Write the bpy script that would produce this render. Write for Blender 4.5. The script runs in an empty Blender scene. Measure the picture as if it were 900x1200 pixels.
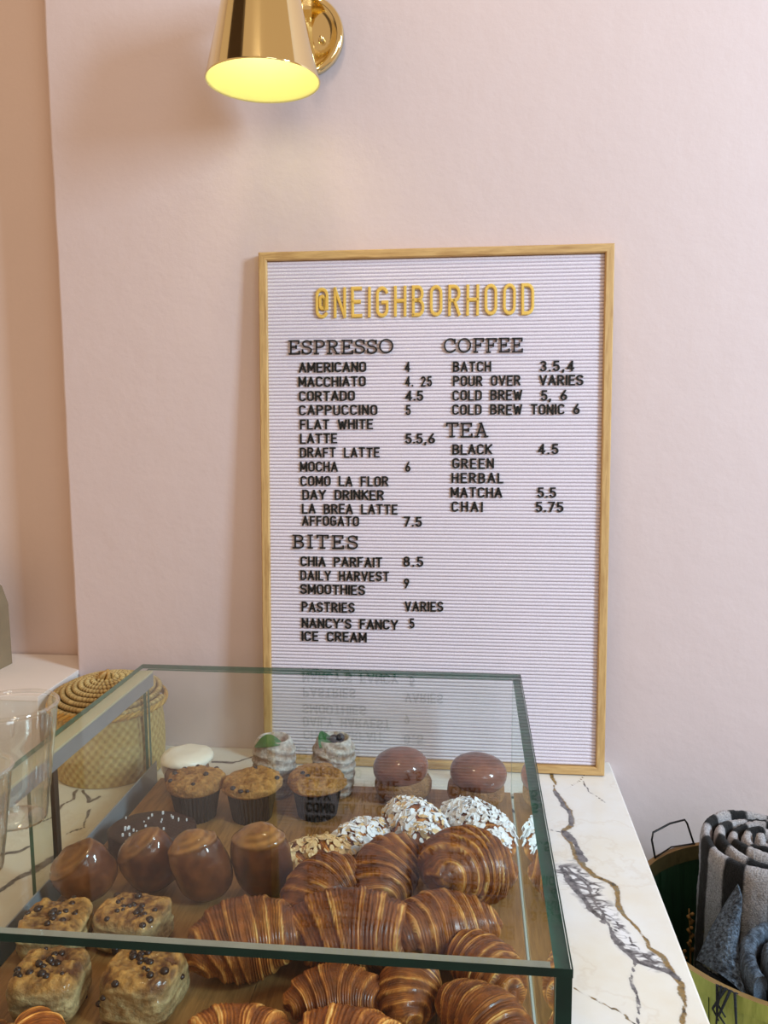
import bpy, bmesh, math, random
import numpy as np
from mathutils import Vector, Matrix, Euler

random.seed(7)
RNG = np.random.RandomState(7)
PI = math.pi
SC = bpy.context.scene
COL = SC.collection

# ---------------------------------------------------------------- camera, world, lights, exposure
# counter top is z = 0, the main wall is the plane y = 0, the room floor is z = -0.92
cam_d = bpy.data.cameras.new('camera')
cam = bpy.data.objects.new('camera', cam_d)
COL.objects.link(cam)
cam_d.sensor_fit = 'VERTICAL'
cam_d.sensor_height = 36.0
cam_d.lens = 982.28 / 1200 * 36.0
cam_d.clip_start = 0.02
_r = Vector((0.99442064, 0.10534546, -0.00546967))
_u = Vector((-0.00732194, 0.12065685, 0.99266727))
_b = Vector((0.10523295, -0.98708878, 0.120755))
_m = Matrix((_r, _u, _b)).transposed().to_4x4()
_m.translation = Vector((0, -1.501, 0.641))
cam.matrix_world = _m
SC.camera = cam

world = bpy.data.worlds.new('room_light')
SC.world = world
world.use_nodes = True
bg = world.node_tree.nodes['Background']
bg.inputs[0].default_value = (1.0, 0.68, 0.42, 1)
bg.inputs[1].default_value = 0.56

def area(name, loc, target, sx, sy, power, color, spread=180):
    d = bpy.data.lights.new(name, 'AREA')
    d.shape = 'RECTANGLE'; d.size = sx; d.size_y = sy
    d.energy = power; d.color = color; d.spread = math.radians(spread)
    o = bpy.data.objects.new(name, d)
    COL.objects.link(o)
    o.location = loc
    o.rotation_euler = (Vector(target) - Vector(loc)).to_track_quat('-Z', 'Y').to_euler()
    return o
# daylight from the shop window to the right, a second pane behind the camera, the warm ceiling lamp
area('window_daylight', (2.5, -1.75, 1.75), (-0.2, 0, 0.4), 0.5, 1.0, 112, (0.58, 0.81, 1.0))
area('street_daylight', (1.6, -3.4, 1.6), (0.0, 0, 0.3), 1.2, 1.2, 16, (0.66, 0.84, 1.0))
area('ceiling_lamp_light', (-0.35, -0.75, 2.4), (-0.3, -0.2, 0), 0.25, 0.25, 6, (1.0, 0.80, 0.56))

SC.view_settings.view_transform = 'Standard'
SC.view_settings.look = 'None'
SC.view_settings.gamma = 1.0
SC.view_settings.exposure = 0.04
SC.view_settings.use_curve_mapping = False
SC.cycles.max_bounces = 14
SC.cycles.transparent_max_bounces = 24
SC.cycles.glossy_bounces = 6
SC.cycles.caustics_reflective = False
SC.cycles.caustics_refractive = False

# ---------------------------------------------------------------- materials
def lin(c):
    return tuple(((x / 12.92) if x <= 0.04045 else ((x + 0.055) / 1.055) ** 2.4) for x in [v / 255.0 for v in c])

class NT:
    def __init__(s, name):
        s.m = bpy.data.materials.new(name); s.m.use_nodes = True
        s.t = s.m.node_tree; s.n = s.t.nodes
        s.b = s.n['Principled BSDF']; s.out = s.n['Material Output']
    def new(s, ty, **kw):
        n = s.n.new(ty)
        for k, v in kw.items():
            if hasattr(n, k): setattr(n, k, v)
        return n
    def link(s, a, b): s.t.links.new(a, b)
    def noise(s, scale, detail=4, rough=0.55, stretch=None, coord='Object'):
        tc = s.new('ShaderNodeTexCoord')
        n = s.new('ShaderNodeTexNoise')
        n.inputs['Scale'].default_value = scale
        n.inputs['Detail'].default_value = detail
        n.inputs['Roughness'].default_value = rough
        mp = s.new('ShaderNodeMapping')
        if stretch: mp.inputs['Scale'].default_value = stretch
        s.link(tc.outputs[coord], mp.inputs[0]); s.link(mp.outputs[0], n.inputs['Vector'])
        return n.outputs['Fac']
    def ramp(s, fac, stops):
        r = s.new('ShaderNodeValToRGB')
        e = r.color_ramp.elements
        while len(e) < len(stops): e.new(0.5)
        for i, (p, c) in enumerate(stops):
            e[i].position = p; e[i].color = (*c, 1)
        s.link(fac, r.inputs[0])
        return r.outputs['Color']
    def mix(s, fac, a, b, mode='MIX'):
        m = s.new('ShaderNodeMix'); m.data_type = 'RGBA'; m.blend_type = mode
        for sock, v in ((m.inputs[0], fac), (m.inputs[6], a), (m.inputs[7], b)):
            if isinstance(v, (int, float)): sock.default_value = v
            elif isinstance(v, tuple): sock.default_value = (*v, 1) if len(v) == 3 else v
            else: s.link(v, sock)
        return m.outputs[2]
    def math(s, op, a, b=0.0, clamp=False):
        m = s.new('ShaderNodeMath'); m.operation = op; m.use_clamp = clamp
        for i, v in enumerate((a, b)):
            if isinstance(v, (int, float)): m.inputs[i].default_value = v
            else: s.link(v, m.inputs[i])
        return m.outputs[0]
    def bump(s, h, strength, dist):
        b = s.new('ShaderNodeBump')
        b.inputs['Strength'].default_value = strength; b.inputs['Distance'].default_value = dist
        s.link(h, b.inputs['Height']); s.link(b.outputs[0], s.b.inputs['Normal'])
    def attr(s, name, out='Color'):
        a = s.new('ShaderNodeAttribute'); a.attribute_name = name
        return a.outputs[out]
    def color(s, v):
        if isinstance(v, tuple): s.b.inputs['Base Color'].default_value = (*v, 1)
        else: s.link(v, s.b.inputs['Base Color'])
    def setp(s, **kw):
        for k, v in kw.items(): s.b.inputs[k.replace('_', ' ')].default_value = v

def simple(name, c, rough=0.6, metal=0.0, var=0.12, scale=30, bump=0.0, bscale=None, coat=0.0):
    m = NT(name)
    f = m.noise(scale)
    c2 = tuple(x * (1 - var) for x in c); c1 = tuple(min(1, x * (1 + var)) for x in c)
    m.color(m.ramp(f, [(0.3, c2), (0.7, c1)]))
    m.setp(Roughness=rough, Metallic=metal)
    if coat: m.b.inputs['Coat Weight'].default_value = coat; m.b.inputs['Coat Roughness'].default_value = 0.12
    if bump:
        m.bump(m.noise(bscale or scale * 3, 6), bump, 0.002)
    return m.m

def wall_mat(name, c):
    m = NT(name)
    a = m.noise(1.6, 3); b = m.noise(9, 5, 0.6)
    c0 = m.ramp(a, [(0.3, tuple(x * 0.965 for x in c)), (0.7, c)])
    m.color(m.mix(0.5, c0, m.ramp(b, [(0.3, tuple(x * 0.97 for x in c)), (0.75, c)])))
    m.setp(Roughness=0.62)
    m.bump(m.noise(14, 8, 0.62), 0.25, 0.006)
    return m.m

def wood_mat(name, c1, c2, stretch, rough=0.45, scale=10):
    m = NT(name)
    f = m.noise(scale, 6, 0.6, stretch)
    g = m.noise(scale * 5, 4, 0.6, stretch)
    col = m.ramp(f, [(0.3, c1), (0.5, c2), (0.62, c1), (0.75, c2)])
    m.color(m.mix(0.35, col, m.ramp(g, [(0.35, c1), (0.65, c2)])))
    m.setp(Roughness=rough)
    m.bump(g, 0.2, 0.001)
    return m.m

def glass_mat(name, tint, spec=0.04, power=5.0, haze=0.0, gain=1.0):
    m = NT(name)
    m.n.remove(m.b)
    tr = m.new('ShaderNodeBsdfTransparent'); tr.inputs[0].default_value = (*tint, 1)
    gl = m.new('ShaderNodeBsdfGlossy'); gl.inputs['Roughness'].default_value = 0.0
    gl.inputs['Color'].default_value = (0.95, 1, 0.98, 1)
    lw = m.new('ShaderNodeLayerWeight'); lw.inputs['Blend'].default_value = 0.5
    p = m.math('POWER', lw.outputs['Facing'], power)
    ma = m.new('ShaderNodeMath'); ma.operation = 'MULTIPLY_ADD'
    m.link(p, ma.inputs[0]); ma.inputs[1].default_value = (1 - spec) * gain; ma.inputs[2].default_value = spec
    mx = m.new('ShaderNodeMixShader')
    m.link(ma.outputs[0], mx.inputs[0]); m.link(tr.outputs[0], mx.inputs[1]); m.link(gl.outputs[0], mx.inputs[2])
    last = mx
    if haze:
        df = m.new('ShaderNodeBsdfDiffuse'); df.inputs[0].default_value = (0.8, 0.85, 0.85, 1)
        m2 = m.new('ShaderNodeMixShader'); m2.inputs[0].default_value = haze
        m.link(mx.outputs[0], m2.inputs[1]); m.link(df.outputs[0], m2.inputs[2]); last = m2
    m.link(last.outputs[0], m.out.inputs[0])
    return m.m

M = {}
M['wall'] = wall_mat('pink_plaster', lin((226, 208, 208)))
M['recess'] = wall_mat('pink_plaster_warm_shade', lin((224, 201, 190)))  # same plaster, with the recess's warm shade put into the colour
M['floor'] = simple('floor_concrete', lin((150, 140, 132)), 0.6, var=0.1, scale=5)
M['counter_side'] = simple('counter_panel', lin((206, 198, 188)), 0.5, var=0.05, scale=6)
M['oak'] = wood_mat('oak_vertical', lin((172, 130, 78)), lin((212, 174, 116)), (6, 6, 0.5), scale=14)
M['oak_h'] = wood_mat('oak_horizontal', lin((172, 130, 78)), lin((212, 174, 116)), (0.5, 6, 6), scale=14)
M['tray_wood'] = wood_mat('tray_wood', lin((124, 86, 46)), lin((168, 122, 70)), (7, 0.6, 7), 0.4, scale=12)
M['felt'] = simple('lilac_felt', lin((228, 219, 229)), 0.95, var=0.10, scale=420, bump=0.3, bscale=900)
M['letter'] = simple('black_plastic', lin((7, 7, 7)), 0.55, var=0.0)
M['gold'] = simple('gold_plastic', (0.95, 0.66, 0.16), 0.35, metal=0.5, var=0.03)
M['brass'] = simple('polished_brass', (0.86, 0.72, 0.40), 0.08, metal=1.0, var=0.02, scale=3)
M['shade_in'] = simple('shade_inner_enamel', (0.95, 0.93, 0.50), 0.5, var=0.0)
M['glass'] = glass_mat('case_glass', (0.93, 0.965, 0.945), spec=0.016, gain=2.1, power=6.2)
M['glass_in'] = glass_mat('case_glass_inner', (0.975, 0.985, 0.98), spec=0.012, gain=0.05)
M['glass_door'] = glass_mat('door_glass', (0.93, 0.93, 0.86), spec=0.03)
M['glass_edge'] = simple('green_glass_edge', lin((16, 84, 66)), 0.3, var=0.3, scale=60)
M['glass_edge_dark'] = simple('dark_glass_edge', lin((6, 38, 30)), 0.2, var=0.3, scale=25)
M['glass_bond'] = simple('frosted_glass_edge', lin((150, 146, 132)), 0.3, var=0.15, scale=25)
M['rail'] = simple('brushed_aluminium', lin((150, 156, 160)), 0.38, metal=0.35, var=0.05, scale=20)
M['rail_light'] = simple('rail_top_tape', lin((196, 186, 152)), 0.5, var=0.05, scale=20)
M['dark_rubber'] = simple('dark_stile', lin((26, 30, 26)), 0.5)
M['lime_out'] = wood_mat('lime_lit_wood', lin((140, 152, 64)), lin((170, 178, 88)), (7, 7, 0.6), 0.55, scale=9)  # the basket's green as it looks lit, painted on its outer faces
M['pet'] = glass_mat('clear_plastic', (0.975, 0.975, 0.975), spec=0.085, power=2.6)
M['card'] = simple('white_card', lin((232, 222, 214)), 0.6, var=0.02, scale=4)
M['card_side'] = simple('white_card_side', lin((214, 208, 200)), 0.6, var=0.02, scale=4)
M['kraft'] = simple('kraft_paper', lin((140, 122, 96)), 0.8, var=0.08, scale=20, bump=0.3)
M['liner'] = simple('dark_muffin_paper', lin((26, 21, 19)), 0.55, var=0.2, scale=60)
M['berry'] = simple('dried_blueberry', lin((34, 26, 34)), 0.4, var=0.2, scale=200)
M['icing'] = simple('white_icing', lin((240, 232, 214)), 0.35, var=0.03, scale=40, bump=0.15, bscale=90)
M['leaf'] = simple('mint_leaf', lin((38, 98, 44)), 0.4, var=0.2, scale=80)
M['choc'] = simple('chocolate_chip', lin((48, 26, 18)), 0.35, var=0.2, scale=200)
M['cocoa'] = simple('dark_chocolate_cake', lin((52, 30, 24)), 0.5, var=0.3, scale=90, bump=0.6, bscale=260)
M['salt'] = simple('flaky_salt', (0.9, 0.9, 0.9), 0.3, var=0.0)
M['almond'] = simple('toasted_almond', lin((224, 190, 138)), 0.55, var=0.12, scale=120)
M['sugar'] = simple('sugared_almond', lin((240, 240, 244)), 0.75, var=0.04, scale=120)
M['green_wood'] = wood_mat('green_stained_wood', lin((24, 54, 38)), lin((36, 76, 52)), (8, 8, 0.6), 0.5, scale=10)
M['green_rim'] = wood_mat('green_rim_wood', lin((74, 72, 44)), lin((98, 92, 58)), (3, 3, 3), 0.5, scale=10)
M['lime_wood'] = wood_mat('lime_lit_wood', lin((132, 146, 58)), lin((164, 172, 82)), (1, 7, 3), 0.55, scale=9)
M['orange_edge'] = simple('raw_wood_edge', lin((138, 108, 62)), 0.6)
M['wire'] = simple('black_wire', lin((24, 20, 20)), 0.4, metal=0.4)
M['twig'] = simple('dried_twig', lin((150, 112, 62)), 0.8, var=0.2, scale=120)
M['straw_gap'] = simple('straw_base_dark', lin((120, 84, 38)), 0.8, var=0.2, scale=120)  # darker straw tone for the basket base
M['bench'] = wood_mat('bench_wood', lin((120, 84, 52)), lin((150, 108, 70)), (0.6, 6, 6))

def attr_mat(name, rough=0.5, coat=0.0, bump=0.4, bscale=160, var=0.25, vscale=90, coatr=0.08, bdist=0.002, sheen=0.0, spec=0.4):
    m = NT(name)
    c = m.attr('tone')
    f = m.noise(vscale, 5, 0.6)
    m.color(m.mix(1.0, c, m.ramp(f, [(0.3, (1 - var,) * 3), (0.7, (1 + 0 * var,) * 3)]), 'MULTIPLY'))
    m.setp(Roughness=rough)
    m.b.inputs['Specular IOR Level'].default_value = spec
    if coat:
        m.b.inputs['Coat Weight'].default_value = coat; m.b.inputs['Coat Roughness'].default_value = coatr
    if sheen: m.b.inputs['Sheen Weight'].default_value = sheen
    if bump: m.bump(m.noise(bscale, 6, 0.6), bump, bdist)
    return m.m
M['croissant'] = attr_mat('croissant_crust', 0.5, 0.22, 0.6, 150, 0.45, 120, coatr=0.16, spec=0.25)
M['glazed'] = attr_mat('glazed_crust', 0.5, 0.9, 0.4, 60, 0.5, 60, coatr=0.09, bdist=0.003, spec=0.2)
M['crumb'] = attr_mat('muffin_crumb', 0.75, 0.0, 1.0, 260, 0.5, 190, bdist=0.003)
M['scone'] = attr_mat('scone_crust', 0.6, 0.2, 1.0, 190, 0.5, 150, bdist=0.003)
M['wool'] = attr_mat('woven_wool', 0.95, 0.0, 1.0, 420, 0.65, 420, bdist=0.004, sheen=0.08)
M['straw'] = attr_mat('woven_straw', 0.6, 0.1, 0.5, 300, 0.3, 220)

def marble_mat():
    m = NT('cream_veined_marble')
    w = m.new('ShaderNodeAttribute'); w.attribute_name = 'vein'   # closeness 0..1 to: R gold vein, G grey vein, B brecciated patch
    sp = m.new('ShaderNodeSeparateColor'); m.link(w.outputs['Color'], sp.inputs[0])
    n1 = m.noise(45, 8, 0.72); n2 = m.noise(11, 6, 0.65); n3 = m.noise(2.6, 5, 0.55); n4 = m.noise(150, 6, 0.75); n5 = m.noise(90, 5, 0.6)
    base = m.ramp(n3, [(0.28, lin((226, 212, 190))), (0.42, lin((233, 227, 212))), (0.56, lin((232, 230, 226))), (0.72, lin((234, 226, 210)))])
    base = m.mix(0.35, base, m.ramp(n2, [(0.3, lin((222, 210, 190))), (0.6, lin((236, 237, 236)))]))
    hair = m.math('ABSOLUTE', m.math('SUBTRACT', m.noise(3.2, 6, 0.6), 0.5))
    hf = m.math('MULTIPLY', m.math('SUBTRACT', 1.0, m.math('MULTIPLY', hair, 90.0), True), 0.16)
    base = m.mix(hf, base, lin((190, 164, 128)))
    base = m.mix(m.math('MULTIPLY', sp.outputs[2], 0.8, True), base, lin((238, 238, 244)))
    def vein(ch, gain, off, k1=0.8, k2=0.9):
        a = m.math('ADD', ch, m.math('MULTIPLY', m.math('SUBTRACT', n1, 0.5), k1))
        a = m.math('ADD', a, m.math('MULTIPLY', m.math('SUBTRACT', n4, 0.5), k2))
        return m.math('MULTIPLY', m.math('SUBTRACT', a, off), gain, True)
    soft = m.math('MULTIPLY', m.math('MAXIMUM', sp.outputs[0], sp.outputs[1]), 0.30, True)
    base = m.mix(soft, base, lin((184, 182, 184)))
    # broken white cells with grey joints inside the patch
    def ridge(scale, width, rot, st):
        tc = m.new('ShaderNodeTexCoord'); mp = m.new('ShaderNodeMapping'); nz = m.new('ShaderNodeTexNoise')
        mp.inputs['Rotation'].default_value = (0, 0, rot); mp.inputs['Scale'].default_value = st
        nz.inputs['Scale'].default_value = scale; nz.inputs['Detail'].default_value = 3; nz.inputs['Roughness'].default_value = 0.5
        nz.inputs['Distortion'].default_value = 0.4
        m.link(tc.outputs['Object'], mp.inputs[0]); m.link(mp.outputs[0], nz.inputs['Vector'])
        r = m.math('ABSOLUTE', m.math('SUBTRACT', nz.outputs['Fac'], 0.5))
        return m.math('SUBTRACT', 1.0, m.math('DIVIDE', r, width), True)
    cell = m.math('MAXIMUM', ridge(30, 0.055, 1.05, (0.55, 1.3, 1)), m.math('MULTIPLY', ridge(52, 0.035, 1.05, (0.6, 1.2, 1)), 0.5))
    cell = m.math('MULTIPLY', m.math('MULTIPLY', cell, 1.2, True), m.math('MULTIPLY', m.math('SUBTRACT', sp.outputs[2], 0.15), 2.2, True))
    col = None
    g = vein(sp.outputs[0], 4.5, 0.44, 0.7, 0.8); d = vein(sp.outputs[1], 5.5, 0.46)
    col = m.mix(cell, base, lin((96, 92, 94)))
    col = m.mix(g, col, m.ramp(n5, [(0.36, lin((70, 64, 52))), (0.5, lin((148, 118, 66))), (0.62, lin((120, 112, 92))), (0.7, lin((168, 142, 92)))]))
    col = m.mix(d, col, m.ramp(n5, [(0.35, lin((62, 60, 64))), (0.6, lin((128, 124, 126)))]))
    m.color(col)
    m.setp(Roughness=0.16)
    return m.m
M['marble'] = marble_mat()

# ---------------------------------------------------------------- mesh helpers
def tagobj(o, label=None, cat=None, group=None, kind=None):
    if label: o['label'] = label
    if cat: o['category'] = cat
    if group: o['group'] = group
    if kind: o['kind'] = kind
    return o

def raw(name, V, F, mats, parent=None, smooth=True, tone=None, midx=None, attr='tone', loc=None):
    me = bpy.data.meshes.new(name)
    me.from_pydata([tuple(v) for v in V], [], [tuple(f) for f in F])
    if not isinstance(mats, (list, tuple)): mats = [mats]
    for m in mats: me.materials.append(m)
    me.polygons.foreach_set('use_smooth', [smooth] * len(me.polygons))
    if midx is not None: me.polygons.foreach_set('material_index', midx)
    if tone is not None:
        a = me.color_attributes.new(attr, 'FLOAT_COLOR', 'POINT')
        t = np.ones((len(V), 4), dtype=np.float32); t[:, :3] = tone
        a.data.foreach_set('color', t.ravel())
    me.update()
    o = bpy.data.objects.new(name, me)
    COL.objects.link(o)
    if parent is not None: o.parent = parent
    if loc is not None: o.location = loc
    return o

class MB:
    def __init__(s): s.V = []; s.F = []; s.I = []; s.T = []
    def add(s, V, F, i=0, T=None):
        n = len(s.V)
        s.V += [tuple(v) for v in V]
        s.F += [tuple(a + n for a in f) for f in F]
        s.I += [i] * len(F)
        s.T += list(T) if T is not None else [(1, 1, 1)] * len(V)
    def box(s, x0, x1, y0, y1, z0, z1, i=0, idx=None):
        V = [(x, y, z) for z in (z0, z1) for y in (y0, y1) for x in (x0, x1)]
        F = [(0, 2, 3, 1), (4, 5, 7, 6), (0, 1, 5, 4), (2, 6, 7, 3), (0, 4, 6, 2), (1, 3, 7, 5)]  # bottom top front back left right
        n = len(s.V)
        s.V += V; s.F += [tuple(a + n for a in f) for f in F]
        s.I += (idx if idx else [i] * 6); s.T += [(1, 1, 1)] * 8
    def build(s, name, mats, parent=None, smooth=False, tone=False, loc=None):
        return raw(name, s.V, s.F, mats, parent, smooth, np.array(s.T) if tone else None, s.I, loc=loc)

def bevel_box(name, x0, x1, y0, y1, z0, z1, mat, parent=None, r=0.002, seg=2):
    bm = bmesh.new()
    bmesh.ops.create_cube(bm, size=1)
    for v in bm.verts:
        v.co = Vector((x0 + (v.co.x + .5) * (x1 - x0), y0 + (v.co.y + .5) * (y1 - y0), z0 + (v.co.z + .5) * (z1 - z0)))
    bmesh.ops.bevel(bm, geom=bm.edges[:], offset=r, segments=seg, affect='EDGES', profile=0.7)
    me = bpy.data.meshes.new(name); bm.to_mesh(me); bm.free()
    me.materials.append(mat)
    o = bpy.data.objects.new(name, me); COL.objects.link(o)
    if parent is not None: o.parent = parent
    return o

def empty(name, loc=(0, 0, 0), rot=(0, 0, 0)):
    o = bpy.data.objects.new(name, None); COL.objects.link(o)
    o.empty_display_size = 0.03
    o.location = loc; o.rotation_euler = rot
    return o

def gridf(nu, nv, closev=True, closeu=False):
    F = []
    for i in range(nu if closeu else nu - 1):
        for j in range(nv if closev else nv - 1):
            F.append((i * nv + j, i * nv + (j + 1) % nv, ((i + 1) % nu) * nv + (j + 1) % nv, ((i + 1) % nu) * nv + j))
    return F

def lathe_arr(prof, n=40, center=(0, 0, 0)):
    th = np.linspace(0, 2 * PI, n, endpoint=False)
    P = np.array([[(r * math.cos(t) + center[0], r * math.sin(t) + center[1], z + center[2]) for t in th] for r, z in prof])
    return P

def lathe(name, prof, mat, parent=None, n=40, smooth=True, center=(0, 0, 0)):
    P = lathe_arr(prof, n, center)
    return raw(name, P.reshape(-1, 3), gridf(len(prof), n), mat, parent, smooth)

def tube_vf(pts, r, n=8, closed=False, cap=True):
    pts = [Vector(p) for p in pts]; V = []; m = len(pts)
    rr = r if isinstance(r, (list, tuple)) else [r] * m
    up = Vector((0, 0, 1))
    last = None
    for i, p in enumerate(pts):
        a = pts[i - 1] if (i > 0 or closed) else p
        b = pts[(i + 1) % m] if (i < m - 1 or closed) else p
        t = (b - a).normalized()
        if last is None:
            s = t.cross(up)
            if s.length < 1e-3: s = t.cross(Vector((1, 0, 0)))
        else:
            s = last - t * last.dot(t)
        s.normalize(); last = s
        w = t.cross(s)
        for k in range(n):
            an = 2 * PI * k / n
            V.append(p + (s * math.cos(an) + w * math.sin(an)) * rr[i])
    F = gridf(m, n, True, closed)
    if cap and not closed:
        F += [tuple(range(n))[::-1], tuple((m - 1) * n + k for k in range(n))]
    return V, F

def tube(name, pts, r, mat, parent=None, n=8, closed=False):
    V, F = tube_vf(pts, r, n, closed)
    return raw(name, V, F, mat, parent)

def _hash(ix, iy, iz, seed):
    h = (ix.astype(np.int64) * 374761393 + iy.astype(np.int64) * 668265263 + iz.astype(np.int64) * 2147483647 + seed * 974634777) & 0x7fffffff
    h = ((h ^ (h >> 13)) * 1274126177) & 0x7fffffff
    h = h ^ (h >> 16)
    return (h & 0xffff) / 65535.0
def vn(P, scale=1.0, seed=0, octaves=3):
    P = np.asarray(P, float) * scale; tot = 0; amp = 1; s = 0
    for o in range(octaves):
        q = np.floor(P); f = P - q; f = f * f * (3 - 2 * f)
        x, y, z = q[..., 0], q[..., 1], q[..., 2]
        def h(a, b, c): return _hash(x + a, y + b, z + c, seed + o)
        fx, fy, fz = f[..., 0], f[..., 1], f[..., 2]
        a = (h(0, 0, 0) * (1 - fx) + h(1, 0, 0) * fx) * (1 - fy) + (h(0, 1, 0) * (1 - fx) + h(1, 1, 0) * fx) * fy
        b = (h(0, 0, 1) * (1 - fx) + h(1, 0, 1) * fx) * (1 - fy) + (h(0, 1, 1) * (1 - fx) + h(1, 1, 1) * fx) * fy
        tot = tot + amp * (a * (1 - fz) + b * fz); s += amp; amp *= 0.5; P = P * 2.03 + 11.3
    return tot / s * 2 - 1

def lerp(a, b, t):
    t = np.asarray(t)[..., None]
    return np.array(a) * (1 - t) + np.array(b) * t
def sstep(a, b, x):
    t = np.clip((x - a) / (b - a), 0, 1); return t * t * (3 - 2 * t)

# menu lines on the board: style, text, left, right, height of centre (m, in the board's own plane), cap height
# marble veins: half width and path on the counter (m)
TEXT = [
 ('g', '@NEIGHBORHOOD', 0.1006, 0.4787, 0.8271, 0.047),
 ('s', 'ESPRESSO', 0.0516, 0.2375, 0.7508, 0.0228),
 ('n', 'AMERICANO', 0.0696, 0.1898, 0.7157, 0.0172),
 ('n', '4', 0.2573, 0.2679, 0.7146, 0.0172),
 ('n', 'MACCHIATO', 0.0686, 0.189, 0.6907, 0.0172),
 ('n', '4. 25', 0.258, 0.305, 0.6896, 0.0172),
 ('n', 'CORTADO', 0.0695, 0.1697, 0.6658, 0.0172),
 ('n', '4.5', 0.2581, 0.29, 0.6649, 0.0172),
 ('n', 'CAPPUCCINO', 0.0693, 0.2095, 0.641, 0.0172),
 ('n', '5', 0.2589, 0.2688, 0.6402, 0.0172),
 ('n', 'FLAT WHITE', 0.0708, 0.202, 0.6158, 0.0172),
 ('n', 'LATTE', 0.0706, 0.1381, 0.5909, 0.0172),
 ('n', '5.5,6', 0.2582, 0.3107, 0.5905, 0.0172),
 ('n', 'DRAFT LATTE', 0.0704, 0.2134, 0.5662, 0.0172),
 ('n', 'MOCHA', 0.0702, 0.1389, 0.5411, 0.0172),
 ('n', '6', 0.2583, 0.269, 0.5414, 0.0172),
 ('n', 'COMO LA FLOR', 0.0711, 0.229, 0.5155, 0.0172),
 ('n', 'DAY DRINKER', 0.0741, 0.221, 0.4913, 0.0172),
 ('n', 'LA BREA LATTE', 0.0732, 0.2453, 0.4662, 0.0172),
 ('n', 'AFFOGATO', 0.0733, 0.1764, 0.4444, 0.0172),
 ('n', '7.5', 0.2557, 0.2883, 0.4447, 0.0172),
 ('s', 'BITES', 0.0557, 0.1743, 0.4071, 0.0228),
 ('n', 'CHIA PARFAIT', 0.0699, 0.2179, 0.3715, 0.0172),
 ('n', '8.5', 0.255, 0.2909, 0.3734, 0.0172),
 ('n', 'DAILY HARVEST', 0.0697, 0.2305, 0.3462, 0.0172),
 ('n', 'SMOOTHIES', 0.0688, 0.1871, 0.3211, 0.0172),
 ('n', '9', 0.2566, 0.2675, 0.3348, 0.0172),
 ('n', 'PASTRIES', 0.0713, 0.1681, 0.2891, 0.0172),
 ('n', 'VARIES', 0.2579, 0.3265, 0.2938, 0.0172),
 ('n', "NANCY'S FANCY", 0.0711, 0.2462, 0.2596, 0.0172),
 ('n', '5', 0.2664, 0.2776, 0.2632, 0.0172),
 ('n', 'ICE CREAM', 0.0709, 0.1897, 0.2358, 0.0172),
 ('s', 'COFFEE', 0.3251, 0.4605, 0.7502, 0.0228),
 ('n', 'BATCH', 0.3409, 0.4069, 0.714, 0.0172),
 ('n', '3.5,4', 0.4893, 0.5477, 0.7135, 0.0172),
 ('n', 'POUR OVER', 0.3411, 0.4572, 0.6897, 0.0172),
 ('n', 'VARIES', 0.4889, 0.5633, 0.6896, 0.0172),
 ('n', 'COLD BREW', 0.3405, 0.4603, 0.665, 0.0172),
 ('n', '5, 6', 0.4918, 0.5364, 0.6639, 0.0172),
 ('n', 'COLD BREW TONIC 6', 0.3402, 0.558, 0.6402, 0.0172),
 ('s', 'TEA', 0.3295, 0.4034, 0.6054, 0.0228),
 ('n', 'BLACK', 0.3406, 0.4101, 0.5715, 0.0172),
 ('n', '4.5', 0.4881, 0.5231, 0.5717, 0.0172),
 ('n', 'GREEN', 0.3407, 0.4132, 0.5472, 0.0172),
 ('n', 'HERBAL', 0.3395, 0.43, 0.522, 0.0172),
 ('n', 'MATCHA', 0.3382, 0.4281, 0.4967, 0.0172),
 ('n', '5.5', 0.4879, 0.5205, 0.4974, 0.0172),
 ('n', 'CHAI', 0.3398, 0.3945, 0.4718, 0.0172),
 ('n', '5.75', 0.4853, 0.5331, 0.4723, 0.0172),
]
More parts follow.
